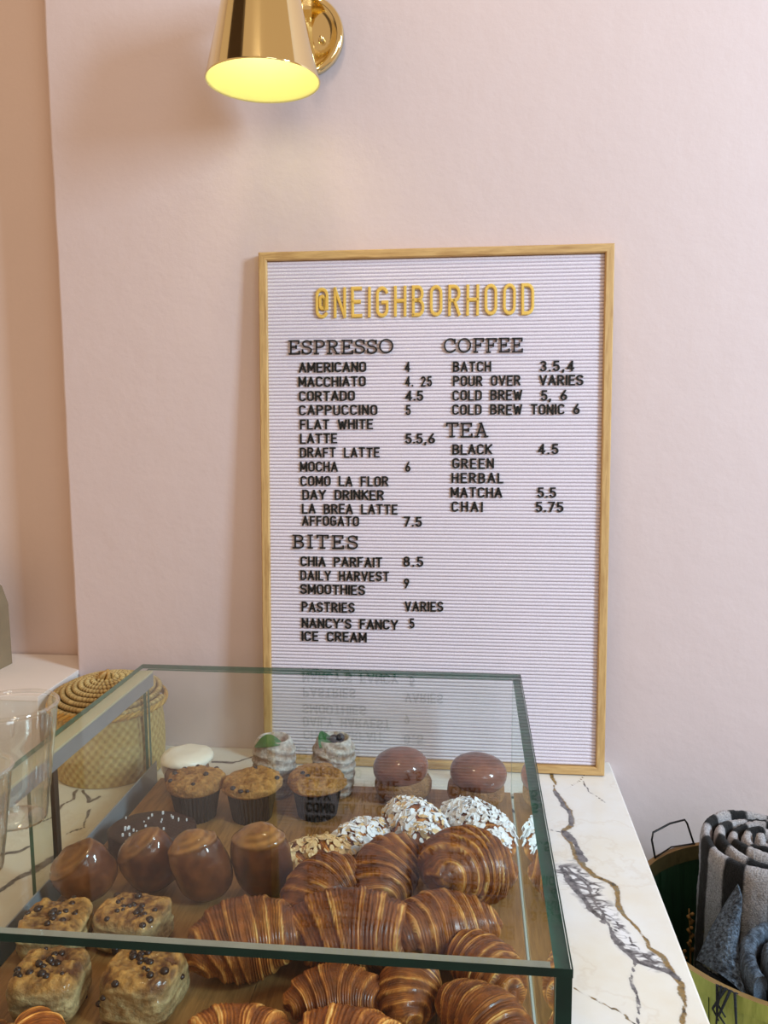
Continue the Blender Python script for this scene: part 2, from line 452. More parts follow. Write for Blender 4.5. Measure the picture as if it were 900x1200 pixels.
VEINS = [
 ('patch', 0.014, [(0.1352, -0.3802), (0.1557, -0.417), (0.1716, -0.4612), (0.1843, -0.5138), (0.1974, -0.5535), (0.2141, -0.5673)]),
 ('gold', 0.0042, [(0.1388, -0.0366), (0.1387, -0.078), (0.1408, -0.133), (0.1596, -0.1972), (0.1573, -0.2442), (0.145, -0.2701), (0.1488, -0.3295), (0.1563, -0.3671), (0.1711, -0.3875), (0.1872, -0.407), (0.1966, -0.4364), (0.1976, -0.4772), (0.2039, -0.5004), (0.2101, -0.5389), (0.2229, -0.5562), (0.2342, -0.5779), (0.2386, -0.5993), (0.2339, -0.6251), (0.2229, -0.6649)]),
 ('dark', 0.002, [(0.1241, -0.2651), (0.1384, -0.2725), (0.145, -0.2701)]),
 ('dark', 0.006, [(0.1486, -0.2759), (0.1548, -0.3129), (0.1591, -0.3441)]),
 ('dark', 0.0035, [(0.1408, -0.133), (0.1573, -0.1974), (0.1573, -0.2442)]),
 ('dark', 0.0038, [(0.1244, -0.3701), (0.1385, -0.4186), (0.1522, -0.4439), (0.1616, -0.4807), (0.173, -0.5205), (0.1869, -0.5571), (0.1911, -0.5696)]),
 ('dark', 0.0045, [(0.1878, -0.5518), (0.1911, -0.5696), (0.2125, -0.575), (0.231, -0.5782), (0.2383, -0.5873)]),
 ('dark', 0.0018, [(0.1304, -0.3696), (0.1487, -0.3968), (0.1643, -0.4362), (0.1697, -0.4738), (0.1812, -0.4908), (0.1913, -0.5131), (0.1965, -0.5403), (0.2081, -0.5654)]),
 ('dark', 0.002, [(0.1487, -0.3968), (0.1336, -0.4122), (0.1548, -0.4238)]),
 ('dark', 0.002, [(0.1697, -0.4738), (0.1599, -0.4929), (0.1748, -0.509), (0.1873, -0.4962)]),
 ('dark', 0.002, [(0.1812, -0.4908), (0.1739, -0.5148), (0.1864, -0.5412), (0.1965, -0.5403)]),
 ('dark', 0.0022, [(0.1911, -0.5696), (0.1796, -0.5979), (0.1776, -0.6261), (0.1793, -0.6651)]),
 ('dark', 0.0012, [(0.1874, -0.0791), (0.1987, -0.1222), (0.2209, -0.1617)]),
 ('gold', 0.001, [(0.1168, -0.6206), (0.153, -0.6464), (0.1785, -0.6693)]),
 ('gold', 0.001, [(0.1605, -0.1258), (0.1849, -0.0793), (0.2028, -0.0545)]),
 ('dark', 0.005, [(-0.6375, -0.5161), (-0.6298, -0.502), (-0.6216, -0.4688), (-0.6133, -0.4486), (-0.5985, -0.4065)]),
 ('dark', 0.004, [(-0.6869, -0.415), (-0.6732, -0.4084), (-0.6594, -0.4017), (-0.6512, -0.3847)]),
 ('dark', 0.003, [(-0.6673, -0.2853), (-0.6648, -0.2523), (-0.6587, -0.2381), (-0.6688, -0.204)]),
 ('dark', 0.0025, [(-0.6137, -0.3414), (-0.5956, -0.3219), (-0.6121, -0.2672)]),
 ('dark', 0.003, [(-0.6559, -0.2028), (-0.6273, -0.242), (-0.6207, -0.2207)]),
 ('dark', 0.002, [(-0.6947, -0.3608), (-0.6839, -0.3363), (-0.661, -0.2974)]),
 ('dark', 0.003, [(-0.5803, -0.0412), (-0.5683, -0.0259), (-0.5657, -0.0002)]),
 ('dark', 0.004, [(-0.4661, -0.0684), (-0.4346, -0.0688), (-0.4169, -0.0503), (-0.3989, -0.0314)]),
 ('dark', 0.0015, [(-0.5066, 0.0127), (-0.4689, -0.0687)]),
 ('dark', 0.005, [(-0.45, -0.9), (-0.3, -0.7), (-0.12, -0.45), (0.0, -0.3), (0.07, -0.2)]),
 ('gold', 0.004, [(0.214, -0.85), (0.19, -0.96)]),
]

# ---------------------------------------------------------------- the setting
XC = -0.7588           # left corner of the projecting wall
RY = 0.10              # depth of the recess
mb = MB()
zs = np.linspace(-0.92, 2.6, 60); xs = np.linspace(XC, 2.6, 56)
# main wall slab, its left arris slightly uneven
V = []; F = []
for k, z in enumerate(zs):
    j = 0.0007 * math.sin(z * 9) + 0.0005 * math.sin(z * 61 + 1)
    V += [(XC + j, RY, z), (XC + j * 0.9, 0.006, z), (XC + 0.002 + j, 0.0016, z), (XC + 0.006 + j, 0.0, z), (2.6, 0.0, z)]
for k in range(len(zs) - 1):
    for j in range(4):
        a = k * 5 + j
        F.append((a, a + 1, a + 6, a + 5))
w = raw('wall_back', V, F, M['wall'], smooth=False); w['kind'] = 'structure'
w.data.polygons.foreach_set('use_smooth', [True] * len(F)); 
md = w.modifiers.new('edge', 'EDGE_SPLIT'); md.split_angle = math.radians(50)
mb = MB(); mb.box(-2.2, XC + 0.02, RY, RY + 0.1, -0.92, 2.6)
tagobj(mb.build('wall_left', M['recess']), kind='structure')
# unseen beam added above the frame to put a dark band in the lamp shade
mb = MB(); mb.box(-1.52, -0.98, -4.0, -0.002, 2.45, 2.60)
tagobj(mb.build('added_beam_1', wood_mat('dark_beam', lin((52, 36, 22)), lin((74, 52, 32)), (6, 0.6, 6))), kind='structure')
mb = MB(); mb.box(-2.2, 2.6, -4.0, 0.2, -0.97, -0.92)
tagobj(mb.build('floor', M['floor']), kind='structure')

# ---------------------------------------------------------------- marble counter
CX1 = 0.2526; CX0 = -1.9; CY0 = -0.96
counter = empty('marble_counter', (0, 0, 0))
tagobj(counter, 'cream marble counter top with gold and grey veins, running under the pastry case', 'counter')
def build_marble():
    step = 0.0035
    segs = []
    X = np.concatenate([np.arange(CX0, -0.95, 0.02), np.arange(-0.95, CX1 - 0.003, step), [CX1 - 0.003]])
    Y = np.concatenate([np.arange(CY0 + 0.003, -0.001, step), [-0.0008]])
    gx, gy = np.meshgrid(X, Y, indexing='ij')
    P = np.stack([gx, gy, np.zeros_like(gx)], -1)
    wx = vn(P, 22, 3) * 0.008 + vn(P, 70, 9) * 0.0028; wy = vn(P, 22, 5) * 0.008 + vn(P, 70, 13) * 0.0028
    qx = gx + wx; qy = gy + wy
    best = {'gold': np.zeros_like(gx), 'dark': np.zeros_like(gx), 'patch': np.zeros_like(gx)}
    wn = 0.85 + 0.9 * vn(P, 26, 21)
    for kind, wd, pts in VEINS:
        d = np.full(gx.shape, 9.0)
        for (ax, ay), (bx, by) in zip(pts[:-1], pts[1:]):
            L2 = (bx - ax) ** 2 + (by - ay) ** 2 + 1e-12
            t = np.clip(((qx - ax) * (bx - ax) + (qy - ay) * (by - ay)) / L2, 0, 1)
            d = np.minimum(d, np.hypot(qx - ax - t * (bx - ax), qy - ay - t * (by - ay)))
        f = np.clip(1 - d / (wd * 2.1 * np.maximum(wn, 0.3)), 0, 1)
        best[kind] = np.maximum(best[kind], f)
    n = gx.size
    T = np.zeros((n, 3)); T[:, 0] = best['gold'].ravel(); T[:, 1] = best['dark'].ravel(); T[:, 2] = best['patch'].ravel()
    Z = P.reshape(-1, 3)
    return raw('top_slab', Z, [f[::-1] for f in gridf(len(X), len(Y), False)], M['marble'], counter, tone=T, attr='vein', smooth=True)
build_marble()
mb = MB()
e = 0.003
# slab edge with an eased arris, and the piece that runs back into the recess
xl, xr, yf, yb = CX0, CX1, CY0, -0.0008
ring = lambda o, z: [(xl, yf + o, z), (xr - o, yf + o, z), (xr - o, yb, z), (xl, yb, z)]
R0 = ring(e, 0.0); R1 = ring(e * 0.3, -e * 0.3); R2 = ring(0, -e); R3 = ring(0, -0.03)
mb.add(R0 + R1 + R2 + R3, [(r * 4 + k, r * 4 + (k + 1) % 4, (r + 1) * 4 + (k + 1) % 4, (r + 1) * 4 + k) for r in range(3) for k in range(4)] + [(12, 13, 14, 15)])
mb.box(CX0, XC - 0.004, -0.0008, RY - 0.001, -0.03, 0.0)
mb.build('slab_edge', M['marble'], counter)
mb = MB(); mb.box(CX0, CX1 - 0.03, CY0 + 0.04, -0.002, -0.919, -0.0305)
cab = tagobj(mb.build('counter_cabinet', M['counter_side']), 'pale painted cabinet under the marble counter top', 'cabinet')
# ---------------------------------------------------------------- letter board
TILT = math.asin((0.066 - 0.0217) / 0.916)
BW, BH = 0.610, 0.916
board = empty('letter_board', (-0.3768, -0.066, 0.0016), (-TILT, 0, 0))
tagobj(board, 'oak-framed lilac felt letter board menu leaning on the pink wall', 'letter board')
fw_, fd = 0.0150, 0.020
def rail(pts_outer, pts_inner, mat):
    # mitred rail: outer edge A-B, inner edge D-C in the x,z plane; small round-over on the face
    (ax, az), (bx, bz) = pts_outer; (dx, dz), (cx, cz) = pts_inner
    k = 0.12
    def mixp(p, q, t): return (p[0] + (q[0] - p[0]) * t, p[1] + (q[1] - p[1]) * t)
    prof = [(0, fd), (0, 0.002), (k, 0.0), (1 - k, 0.0), (1, 0.002), (1, fd)]
    V = []
    for t, y in prof:
        p = mixp((ax, az), (dx, dz), t); q = mixp((bx, bz), (cx, cz), t)
        V += [(p[0], y, p[1]), (q[0], y, q[1])]
    F = [(2 * i, 2 * i + 1, 2 * i + 3, 2 * i + 2) for i in range(5)] + [(10, 11, 1, 0), (0, 2, 4, 6, 8, 10), (11, 9, 7, 5, 3, 1)]
    o = raw('frame_rail', V, F, mat, board, smooth=False)
    bm = bmesh.new(); bm.from_mesh(o.data); bmesh.ops.recalc_face_normals(bm, faces=bm.faces[:]); bm.to_mesh(o.data); bm.free()
    return o
i = fw_
rail([(0, BH), (BW, BH)], [(i, BH - i), (BW - i, BH - i)], M['oak_h'])
rail([(0, 0), (BW, 0)], [(i, i), (BW - i, i)], M['oak_h'])
rail([(0, 0), (0, BH)], [(i, i), (i, BH - i)], M['oak'])
rail([(BW, 0), (BW, BH)], [(BW - i, i), (BW - i, BH - i)], M['oak'])
# ribbed felt: one corrugated sheet
RIB = 0.00615
nr = int((BH - 2 * i) / RIB)
rib = (BH - 2 * i) / nr
V = []; F = []
prof = [(0.0, 0.0104), (0.09, 0.0084), (0.20, 0.0071), (0.5, 0.0067), (0.80, 0.0071), (0.91, 0.0084)]
k = 0
rows = []
for r in range(nr):
    for (t, y) in prof: rows.append((i + (r + t) * rib, y))
rows.append((BH - i, 0.0104))
for z, y in rows: V += [(i - 0.001, y, z), (BW - i + 0.001, y, z)]
F = [(2 * a, 2 * a + 1, 2 * a + 3, 2 * a + 2) for a in range(len(rows) - 1)]
tagobj(raw('ribbed_felt', V, F, M['felt'], board, smooth=True), 'ribbed pale lilac felt panel', kind='stuff')
mb = MB(); mb.box(0.004, BW - 0.004, 0.0135, 0.0195, 0.004, BH - 0.004); mb.build('backing_board', M['kraft'], board)

def arc(cx, cy, rx, ry, a0, a1, n=8):
    return [(cx + rx * math.cos(math.radians(a0 + (a1 - a0) * k / n)), cy + ry * math.sin(math.radians(a0 + (a1 - a0) * k / n))) for k in range(n + 1)]
def oval(w, y0=0, y1=1, x0=0):
    r = w / 2
    return arc(x0 + r, y1 - r, r, r, 0, 180, 8) + arc(x0 + r, y0 + r, r, r, 180, 360, 8) + [(x0 + w, y1 - r)]
G = {}
W = 0.46
G['A'] = (0.52, [[(0, 0), (0.26, 1), (0.52, 0)], [(0.09, 0.32), (0.43, 0.32)]])
G['B'] = (W, [[(0, 0), (0, 1), (0.22, 1)] + arc(0.22, 0.765, 0.2, 0.235, 90, -90) + [(0, 0.53)], [(0.22, 0.53)] + arc(0.24, 0.265, 0.22, 0.265, 90, -90) + [(0, 0)]])
G['C'] = (W, [arc(W / 2, 0.77, W / 2, 0.23, 20, 180) + arc(W / 2, 0.23, W / 2, 0.23, 180, 340)])
G['D'] = (W, [[(0, 0), (0, 1), (0.2, 1)] + arc(0.2, 0.74, 0.26, 0.26, 90, 0) + arc(0.2, 0.26, 0.26, 0.26, 0, -90) + [(0, 0)]])
G['E'] = (0.40, [[(0.40, 0), (0, 0), (0, 1), (0.40, 1)], [(0, 0.52), (0.34, 0.52)]])
G['F'] = (0.38, [[(0, 0), (0, 1), (0.38, 1)], [(0, 0.52), (0.32, 0.52)]])
G['G'] = (W, [arc(W / 2, 0.77, W / 2, 0.23, 20, 180) + arc(W / 2, 0.23, W / 2, 0.23, 180, 360) + [(W, 0.48), (W * 0.55, 0.48)]])
G['H'] = (W, [[(0, 0), (0, 1)], [(W, 0), (W, 1)], [(0, 0.52), (W, 0.52)]])
G['I'] = (0.0, [[(0, 0), (0, 1)]])
G['K'] = (W, [[(0, 0), (0, 1)], [(W, 1), (0, 0.42)], [(0.14, 0.56), (W, 0)]])
G['L'] = (0.38, [[(0, 1), (0, 0), (0.38, 0)]])
G['M'] = (0.56, [[(0, 0), (0, 1), (0.28, 0.25), (0.56, 1), (0.56, 0)]])
G['N'] = (W, [[(0, 0), (0, 1), (W, 0), (W, 1)]])
G['O'] = (W, [oval(W)])
G['P'] = (W, [[(0, 0), (0, 1), (0.22, 1)] + arc(0.22, 0.74, 0.24, 0.26, 90, -90) + [(0, 0.48)]])
G['R'] = (W, [[(0, 0), (0, 1), (0.22, 1)] + arc(0.22, 0.75, 0.22, 0.25, 90, -90) + [(0, 0.5)], [(0.22, 0.5), (W, 0)]])
G['S'] = (W, [arc(W / 2, 0.76, W / 2, 0.24, 20, 180, 7) + arc(W / 2, 0.76, W / 2, 0.24, 180, 262, 4) + arc(W / 2, 0.26, W / 2, 0.26, 82, 0, 4) + arc(W / 2, 0.26, W / 2, 0.26, 0, -165, 7)])
G['T'] = (0.46, [[(0.23, 0), (0.23, 1)], [(0, 1), (0.46, 1)]])
G['U'] = (W, [[(0, 1), (0, 0.23)] + arc(W / 2, 0.23, W / 2, 0.23, 180, 360) + [(W, 1)]])
G['V'] = (0.5, [[(0, 1), (0.25, 0), (0.5, 1)]])
G['W'] = (0.66, [[(0, 1), (0.16, 0), (0.33, 0.8), (0.5, 0), (0.66, 1)]])
G['Y'] = (0.5, [[(0, 1), (0.25, 0.45), (0.5, 1)], [(0.25, 0.45), (0.25, 0)]])
G['2'] = (0.42, [arc(0.21, 0.76, 0.21, 0.24, 160, -20, 7) + [(0, 0), (0.42, 0)]])
G['3'] = (0.42, [arc(0.2, 0.76, 0.2, 0.24, 150, -80, 7) + arc(0.2, 0.27, 0.22, 0.27, 80, -155, 8)])
G['4'] = (0.46, [[(0.34, 0), (0.34, 1), (0, 0.27), (0.46, 0.27)]])
G['5'] = (0.42, [[(0.38, 1), (0.06, 1), (0.03, 0.55)] + arc(0.2, 0.31, 0.22, 0.31, 125, -155, 9)])
G['6'] = (0.44, [[(0.33, 1), (0.04, 0.45)] + arc(0.22, 0.27, 0.22, 0.27, 150, -210, 14)])
G['7'] = (0.42, [[(0, 1), (0.42, 1), (0.12, 0)]])
G['8'] = (0.44, [arc(0.22, 0.76, 0.19, 0.24, 90, 450, 14), arc(0.22, 0.27, 0.22, 0.27, 90, 450, 14)])
G['9'] = (0.44, [[(0.11, 0), (0.40, 0.55)] + arc(0.22, 0.73, 0.22, 0.27, -30, 330, 14)])
G['.'] = (0.0, [[(0, 0), (0, 0.06)]])
G[','] = (0.08, [[(0.05, 0.05), (0.0, -0.16)]])
G["'"] = (0.06, [[(0.05, 1), (0.0, 0.8)]])
G['@'] = (0.48, [arc(0.24, 0.22, 0.24, 0.22, 330, 180, 7) + arc(0.24, 0.78, 0.24, 0.22, 180, 0, 8) + [(0.48, 0.30), (0.38, 0.28), (0.36, 0.34)],
                [(0.36, 0.34)] + arc(0.25, 0.62, 0.10, 0.12, 0, 180, 6) + arc(0.25, 0.40, 0.10, 0.10, 180, 360, 6) + [(0.36, 0.62), (0.36, 0.30)]])
S = {}
def ser(x, y, w=0.13): return [(x - w, y), (x + w, y)]
S['E'] = (0.72, [[(0.12, 0), (0.12, 1)], [(0, 1), (0.68, 1), (0.68, 0.8)], [(0, 0), (0.72, 0), (0.72, 0.2)], [(0.12, 0.52), (0.5, 0.52)], [(0.5, 0.42), (0.5, 0.62)]])
S['F'] = (0.70, [[(0.14, 0), (0.14, 1)], [(0, 1), (0.70, 1), (0.70, 0.8)], ser(0.14, 0, 0.14), [(0.14, 0.52), (0.5, 0.52)], [(0.5, 0.42), (0.5, 0.62)]])
S['S'] = (0.62, [arc(0.31, 0.76, 0.29, 0.24, 10, 180, 8) + arc(0.31, 0.76, 0.29, 0.24, 180, 262, 4) + arc(0.31, 0.26, 0.31, 0.26, 82, 0, 4) + arc(0.31, 0.26, 0.31, 0.26, 0, -170, 8), [(0.60, 0.72), (0.60, 0.96)], [(0.0, 0.06), (0.0, 0.3)]])
S['P'] = (0.70, [[(0.14, 0), (0.14, 1)], [(0, 1), (0.42, 1)] + arc(0.42, 0.75, 0.27, 0.25, 90, -90) + [(0.14, 0.5)], ser(0.14, 0, 0.14)])
S['R'] = (0.80, [[(0.14, 0), (0.14, 1)], [(0, 1), (0.42, 1)] + arc(0.42, 0.76, 0.25, 0.24, 90, -90) + [(0.14, 0.52)], ser(0.14, 0, 0.14), [(0.40, 0.52), (0.68, 0)], [(0.6, 0), (0.8, 0)]])
S['O'] = (0.90, [arc(0.45, 0.5, 0.45, 0.5, 90, 450, 26)])
S['C'] = (0.80, [arc(0.45, 0.5, 0.45, 0.5, 40, 320, 22), [(0.79, 0.66), (0.79, 0.95)]])
S['B'] = (0.72, [[(0.14, 0), (0.14, 1)], [(0, 1), (0.4, 1)] + arc(0.4, 0.76, 0.25, 0.24, 90, -90) + [(0.14, 0.52)], [(0.4, 0.52)] + arc(0.42, 0.26, 0.28, 0.26, 90, -90) + [(0, 0)]])
S['I'] = (0.28, [[(0.14, 0), (0.14, 1)], ser(0.14, 0, 0.14), ser(0.14, 1, 0.14)])
S['T'] = (0.74, [[(0.37, 0), (0.37, 1)], [(0, 0.8), (0, 1), (0.74, 1), (0.74, 0.8)], ser(0.37, 0, 0.15)])
S['A'] = (0.84, [[(0.12, 0), (0.42, 1), (0.72, 0)], [(0.22, 0.33), (0.62, 0.33)], ser(0.12, 0, 0.12), ser(0.72, 0, 0.12), [(0.3, 1), (0.42, 1)]])

def stroke_mesh(name, strokes, w, hw, depth, mat):
    """flat moulded letter: ribbons of half-width hw with a chamfered face, standing proud of the felt"""
    mbb = MB()
    parts_ = []
    for st in strokes:          # break strokes where they turn back sharply
        cur = [st[0]]
        for k_ in range(1, len(st)):
            cur.append(st[k_])
            if k_ < len(st) - 1:
                u_ = Vector(st[k_]) - Vector(st[k_ - 1]); v_ = Vector(st[k_ + 1]) - Vector(st[k_])
                if u_.length > 1e-4 and v_.length > 1e-4 and u_.normalized().dot(v_.normalized()) < -0.2:
                    parts_.append(cur); cur = [st[k_]]
        parts_.append(cur)
    for st in parts_:
        P = [Vector((x, y)) for x, y in st]
        Q = [P[0]]
        for p in P[1:]:
            if (p - Q[-1]).length > 1e-4: Q.append(p)
        P = Q
        closed = (P[0] - P[-1]).length < 1e-3 and len(P) > 3
        if closed: P = P[:-1]
        n = len(P)
        if not closed:
            d0 = (P[0] - P[1]).normalized() * hw * 0.8; d1 = (P[-1] - P[-2]).normalized() * hw * 0.8
            P[0] = P[0] + d0; P[-1] = P[-1] + d1
        V = []
        for a in range(n):
            pa = P[a - 1] if (a > 0 or closed) else None
            pb = P[(a + 1) % n] if (a < n - 1 or closed) else None
            t0 = (P[a] - pa).normalized() if pa is not None else None
            t1 = (pb - P[a]).normalized() if pb is not None else None
            t0 = t0 or t1; t1 = t1 or t0
            tt = (t0 + t1)
            tt = tt.normalized() if tt.length > 0.2 else t1
            nn = Vector((-tt.y, tt.x))
            c = max(0.45, abs(nn.dot(Vector((-t1.y, t1.x)))))
            wv = hw / c
            for s, y in ((-1, 0.0), (-1, -depth * 0.6), (-0.55, -depth), (0.55, -depth), (1, -depth * 0.6), (1, 0.0)):
                q = P[a] + nn * wv * s
                V.append((q.x, y, q.y))
        F = []
        m = n if closed else n - 1
        for a in range(m):
            for j in range(5):
                A = a * 6 + j; B = ((a + 1) % n) * 6 + j
                F.append((A, A + 1, B + 1, B))
        if not closed: F += [tuple(range(6))[::-1], tuple((n - 1) * 6 + j for j in range(6))]
        mbb.add(V, F)
    me = bpy.data.meshes.new(name)
    me.from_pydata(mbb.V, [], mbb.F); me.materials.append(mat)
    bm = bmesh.new(); bm.from_mesh(me); bmesh.ops.recalc_face_normals(bm, faces=bm.faces[:]); bm.to_mesh(me); bm.free()
    return me
LM = {}
rl = random.Random(3)
for kind, s, u0, u1, vc, cap in TEXT:
    tab = S if kind == 's' else G
    hw = {'n': 0.088, 's': 0.054, 'g': 0.070}[kind]
    mat = M['gold'] if kind == 'g' else M['letter']
    gap = {'n': 0.30, 's': 0.22, 'g': 0.40}[kind]
    adv = [(0.40 if c == ' ' else tab[c][0]) for c in s]
    natural = sum(adv) + gap * (len(s) - 1) + 2 * hw
    tot = u1 - u0
    k = cap / 1.12 if kind == 'n' else cap
    # keep the glyphs in proportion; the gaps take up the rest of the measured line width
    g = (tot / k - sum(adv) - 2 * hw) / max(1, len(s) - 1)
    sx = 1.0
    if len(s) > 1:
        want = {'n': 0.33, 's': 0.26, 'g': 0.34}[kind]
        sx = min(1.3 if kind == 'n' else 1.15, max(0.78, (tot / k - want * (len(s) - 1)) / (sum(adv) + 2 * hw)))
        g = (tot / k - sx * (sum(adv) + 2 * hw)) / (len(s) - 1)
    x = u0 + hw * k * sx
    for c, a in zip(s, adv):
        if c != ' ':
            key = (kind, c)
            if key not in LM: LM[key] = stroke_mesh('letter', tab[c][1], a, hw, 0.16 if kind != 'g' else 0.09, mat)
            o = bpy.data.objects.new('letter', LM[key]); COL.objects.link(o); o.parent = board
            o.location = (x, 0.0068, vc - k / 2 + rl.uniform(-0.0004, 0.0004))
            o.scale = (k * sx, k, k)
            o.rotation_euler = (0, rl.uniform(-0.012, 0.012), 0)
            if kind == 'g': o['label'] = 'tall gold letter'
        x += (a * sx + g) * k

# ---------------------------------------------------------------- brass wall lamp
lamp = empty('wall_lamp', (-0.289, 0.0, 1.274))
tagobj(lamp, 'polished brass wall lamp with a cone shade, glowing yellow inside', 'wall lamp')
def lathe_y(name, prof, mat, parent, n=48):
    # lathe about the -y axis: (r, depth)
    P = [(r * math.cos(2 * PI * k / n), -d, r * math.sin(2 * PI * k / n)) for r, d in prof for k in range(n)]
    return raw(name, P, [f[::-1] for f in gridf(len(prof), n)], mat, parent)
lathe_y('canopy', [(0.062, 0.0005), (0.0655, 0.002), (0.0655, 0.011), (0.063, 0.0145), (0.055, 0.0155), (0.050, 0.0135), (0.030, 0.016), (0.012, 0.022), (0.0005, 0.023)], M['brass'], lamp)
sc_ = lathe_y('screw_knob', [(0.0055, 0.012), (0.0055, 0.024), (0.004, 0.0275), (0.0005, 0.028)], M['brass'], lamp, 20); sc_.location = (0.030, 0, -0.012)
# bracket: curved flat strap carrying the shade
V = []; n = 22
for a in range(n + 1):
    t = a / n
    z = -0.052 + 0.135 * t
    y = -0.030 - 0.034 * math.sin(PI * min(1, t * 1.05))
    for dx in (-0.007, 0.007):
        for dy in (0, -0.0035): V.append((0.014 + dx, y + dy, z))
F = []
for a in range(n):
    b = a * 4; c = b + 4
    F += [(b, b + 1, c + 1, c), (b + 1, b + 3, c + 3, c + 1), (b + 3, b + 2, c + 2, c + 3), (b + 2, b, c, c + 2)]
raw('strap', V, F, M['brass'], lamp, smooth=False)
tube('arm', [(0, -0.014, 0.055), (0, -0.05, 0.058), (-0.02, -0.085, 0.06), (-0.044, -0.115, 0.062)], 0.009, M['brass'], lamp, 14)
# shade: tapered cone open at the bottom
sh = empty('shade', (-0.041, -0.150, -0.1245), (math.radians(-0.6), math.radians(0.2), 0)); sh.parent = lamp
H_ = 0.185
po = [(0.0885, 0.0), (0.0893, 0.0012), (0.0885, 0.003), (0.0615, 0.118), (0.0480, H_ - 0.012), (0.0455, H_ - 0.003), (0.040, H_ + 0.002), (0.012, H_ + 0.004), (0.0005, H_ + 0.004)]
pi_ = [(0.0870, 0.0008), (0.0865, 0.004), (0.0595, 0.118), (0.0455, H_ - 0.014), (0.038, H_ - 0.004), (0.0005, H_ - 0.003)]
P = lathe_arr(po, 64); raw('shade_shell', P.reshape(-1, 3), gridf(len(po), 64), M['brass'], sh)
P = lathe_arr([(0.0885, 0.0)] + pi_, 64); raw('shade_lining', P.reshape(-1, 3), [f[::-1] for f in gridf(len(pi_) + 1, 64)], M['shade_in'], sh)
bulbm = NT('bulb_glow'); bulbm.b.inputs['Emission Color'].default_value = (1.0, 0.95, 0.72, 1); bulbm.b.inputs['Emission Strength'].default_value = 5.5
bulb = [(0.0005, 0.055), (0.012, 0.057), (0.022, 0.064), (0.0275, 0.078), (0.027, 0.092), (0.020, 0.108), (0.014, 0.125), (0.0135, 0.155), (0.0005, 0.156)]
P = lathe_arr(bulb, 28); raw('bulb', P.reshape(-1, 3), gridf(len(bulb), 28), bulbm.m, sh)

# ---------------------------------------------------------------- cardboard box, paper bag, straw basket (left)
box = empty('cardboard_box', (-0.99, -0.03, 0))
tagobj(box, 'flat white cardboard box in the wall recess behind the straw basket', 'box')
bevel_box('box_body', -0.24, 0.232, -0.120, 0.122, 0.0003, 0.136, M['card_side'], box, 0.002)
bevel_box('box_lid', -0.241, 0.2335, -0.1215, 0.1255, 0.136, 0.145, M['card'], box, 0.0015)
bag = empty('paper_bag', (-0.984, -0.015, 0.1452))
tagobj(bag, 'grey-brown kraft paper bag standing on the white box, cut off by the left frame edge', 'paper bag')
V = [(-0.075, -0.05, 0), (0.072, -0.045, 0), (0.076, 0.045, 0), (-0.07, 0.05, 0),
     (-0.078, -0.048, 0.11), (0.078, -0.042, 0.11), (0.078, 0.040, 0.115), (-0.072, 0.045, 0.11),
     (-0.07, -0.04, 0.15), (0.078, -0.028, 0.148), (0.074, 0.028, 0.15), (-0.07, 0.03, 0.15),
     (-0.06, -0.012, 0.182), (0.060, -0.008, 0.178), (0.060, 0.0, 0.178), (-0.06, 0.0, 0.182)]
F = [(3, 2, 1, 0)] + [(r * 4 + k, r * 4 + (k + 1) % 4, r * 4 + 4 + (k + 1) % 4, r * 4 + 4 + k) for r in range(3) for k in range(4)] + [(12, 13, 14, 15)]
raw('bag_body', V, F, M['kraft'], bag, smooth=False)
mb = MB(); mb.box(-0.062, 0.061, -0.0135, -0.0085, 0.160, 0.184); mb.build('folded_top', M['kraft'], bag)
bag.scale = (1, 1, 1.07)

bk = empty('straw_basket', (-0.650, -0.1055, 0))
tagobj(bk, 'round lidded straw basket between the pastry case and the wall corner', 'basket')
ST1, ST2, ST3 = lin((222, 196, 132)), lin((176, 138, 74)), lin((120, 82, 38))
# woven body: alternating bumps
nu, nv = 56, 160
P = np.zeros((nu, nv, 3)); T = np.zeros((nu, nv, 3))
uu = np.linspace(0, 1, nu)[:, None] * np.ones((1, nv)); vv = np.linspace(0, 2 * PI, nv, endpoint=False)[None, :] * np.ones((nu, 1))
rb = 0.0885 + 0.0080 * np.sin(PI * (0.15 + 0.75 * uu))
wv = np.sin(uu * PI * 14) * np.sin(vv * 40 + 0.0)
rr = rb + 0.0017 * wv
P[..., 0] = rr * np.cos(vv); P[..., 1] = rr * np.sin(vv); P[..., 2] = 0.001 + uu * 0.122
T[:] = lerp(ST2, ST1, 0.5 + 0.5 * wv)
raw('woven_body', P.reshape(-1, 3), gridf(nu, nv), M['straw'], bk, tone=T.reshape(-1, 3))
P = lathe_arr([(0.0005, 0.0012), (0.088, 0.0012)], nv); raw('base', P.reshape(-1, 3), gridf(2, nv)[::1], M['straw_gap'], bk)
# plaited rim below the lid
mbb = MB()
for k in range(52):
    a0 = 2 * PI * k / 52
    pts = []
    for j in range(5):
        t = j / 4; a = a0 + t * 0.26
        r = 0.1000 + 0.0022 * math.sin(PI * t)
        pts.append((r * math.cos(a), r * math.sin(a), 0.121 + 0.012 * t))
    V, F = tube_vf(pts, 0.0032, 6); c = lin((226, 180, 92)) if k % 2 else lin((204, 154, 72))
    mbb.add(V, F, T=[c] * len(V))
P_ = mbb.build('plaited_rim', M['straw'], bk, smooth=True, tone=True); P_['kind'] = 'stuff'
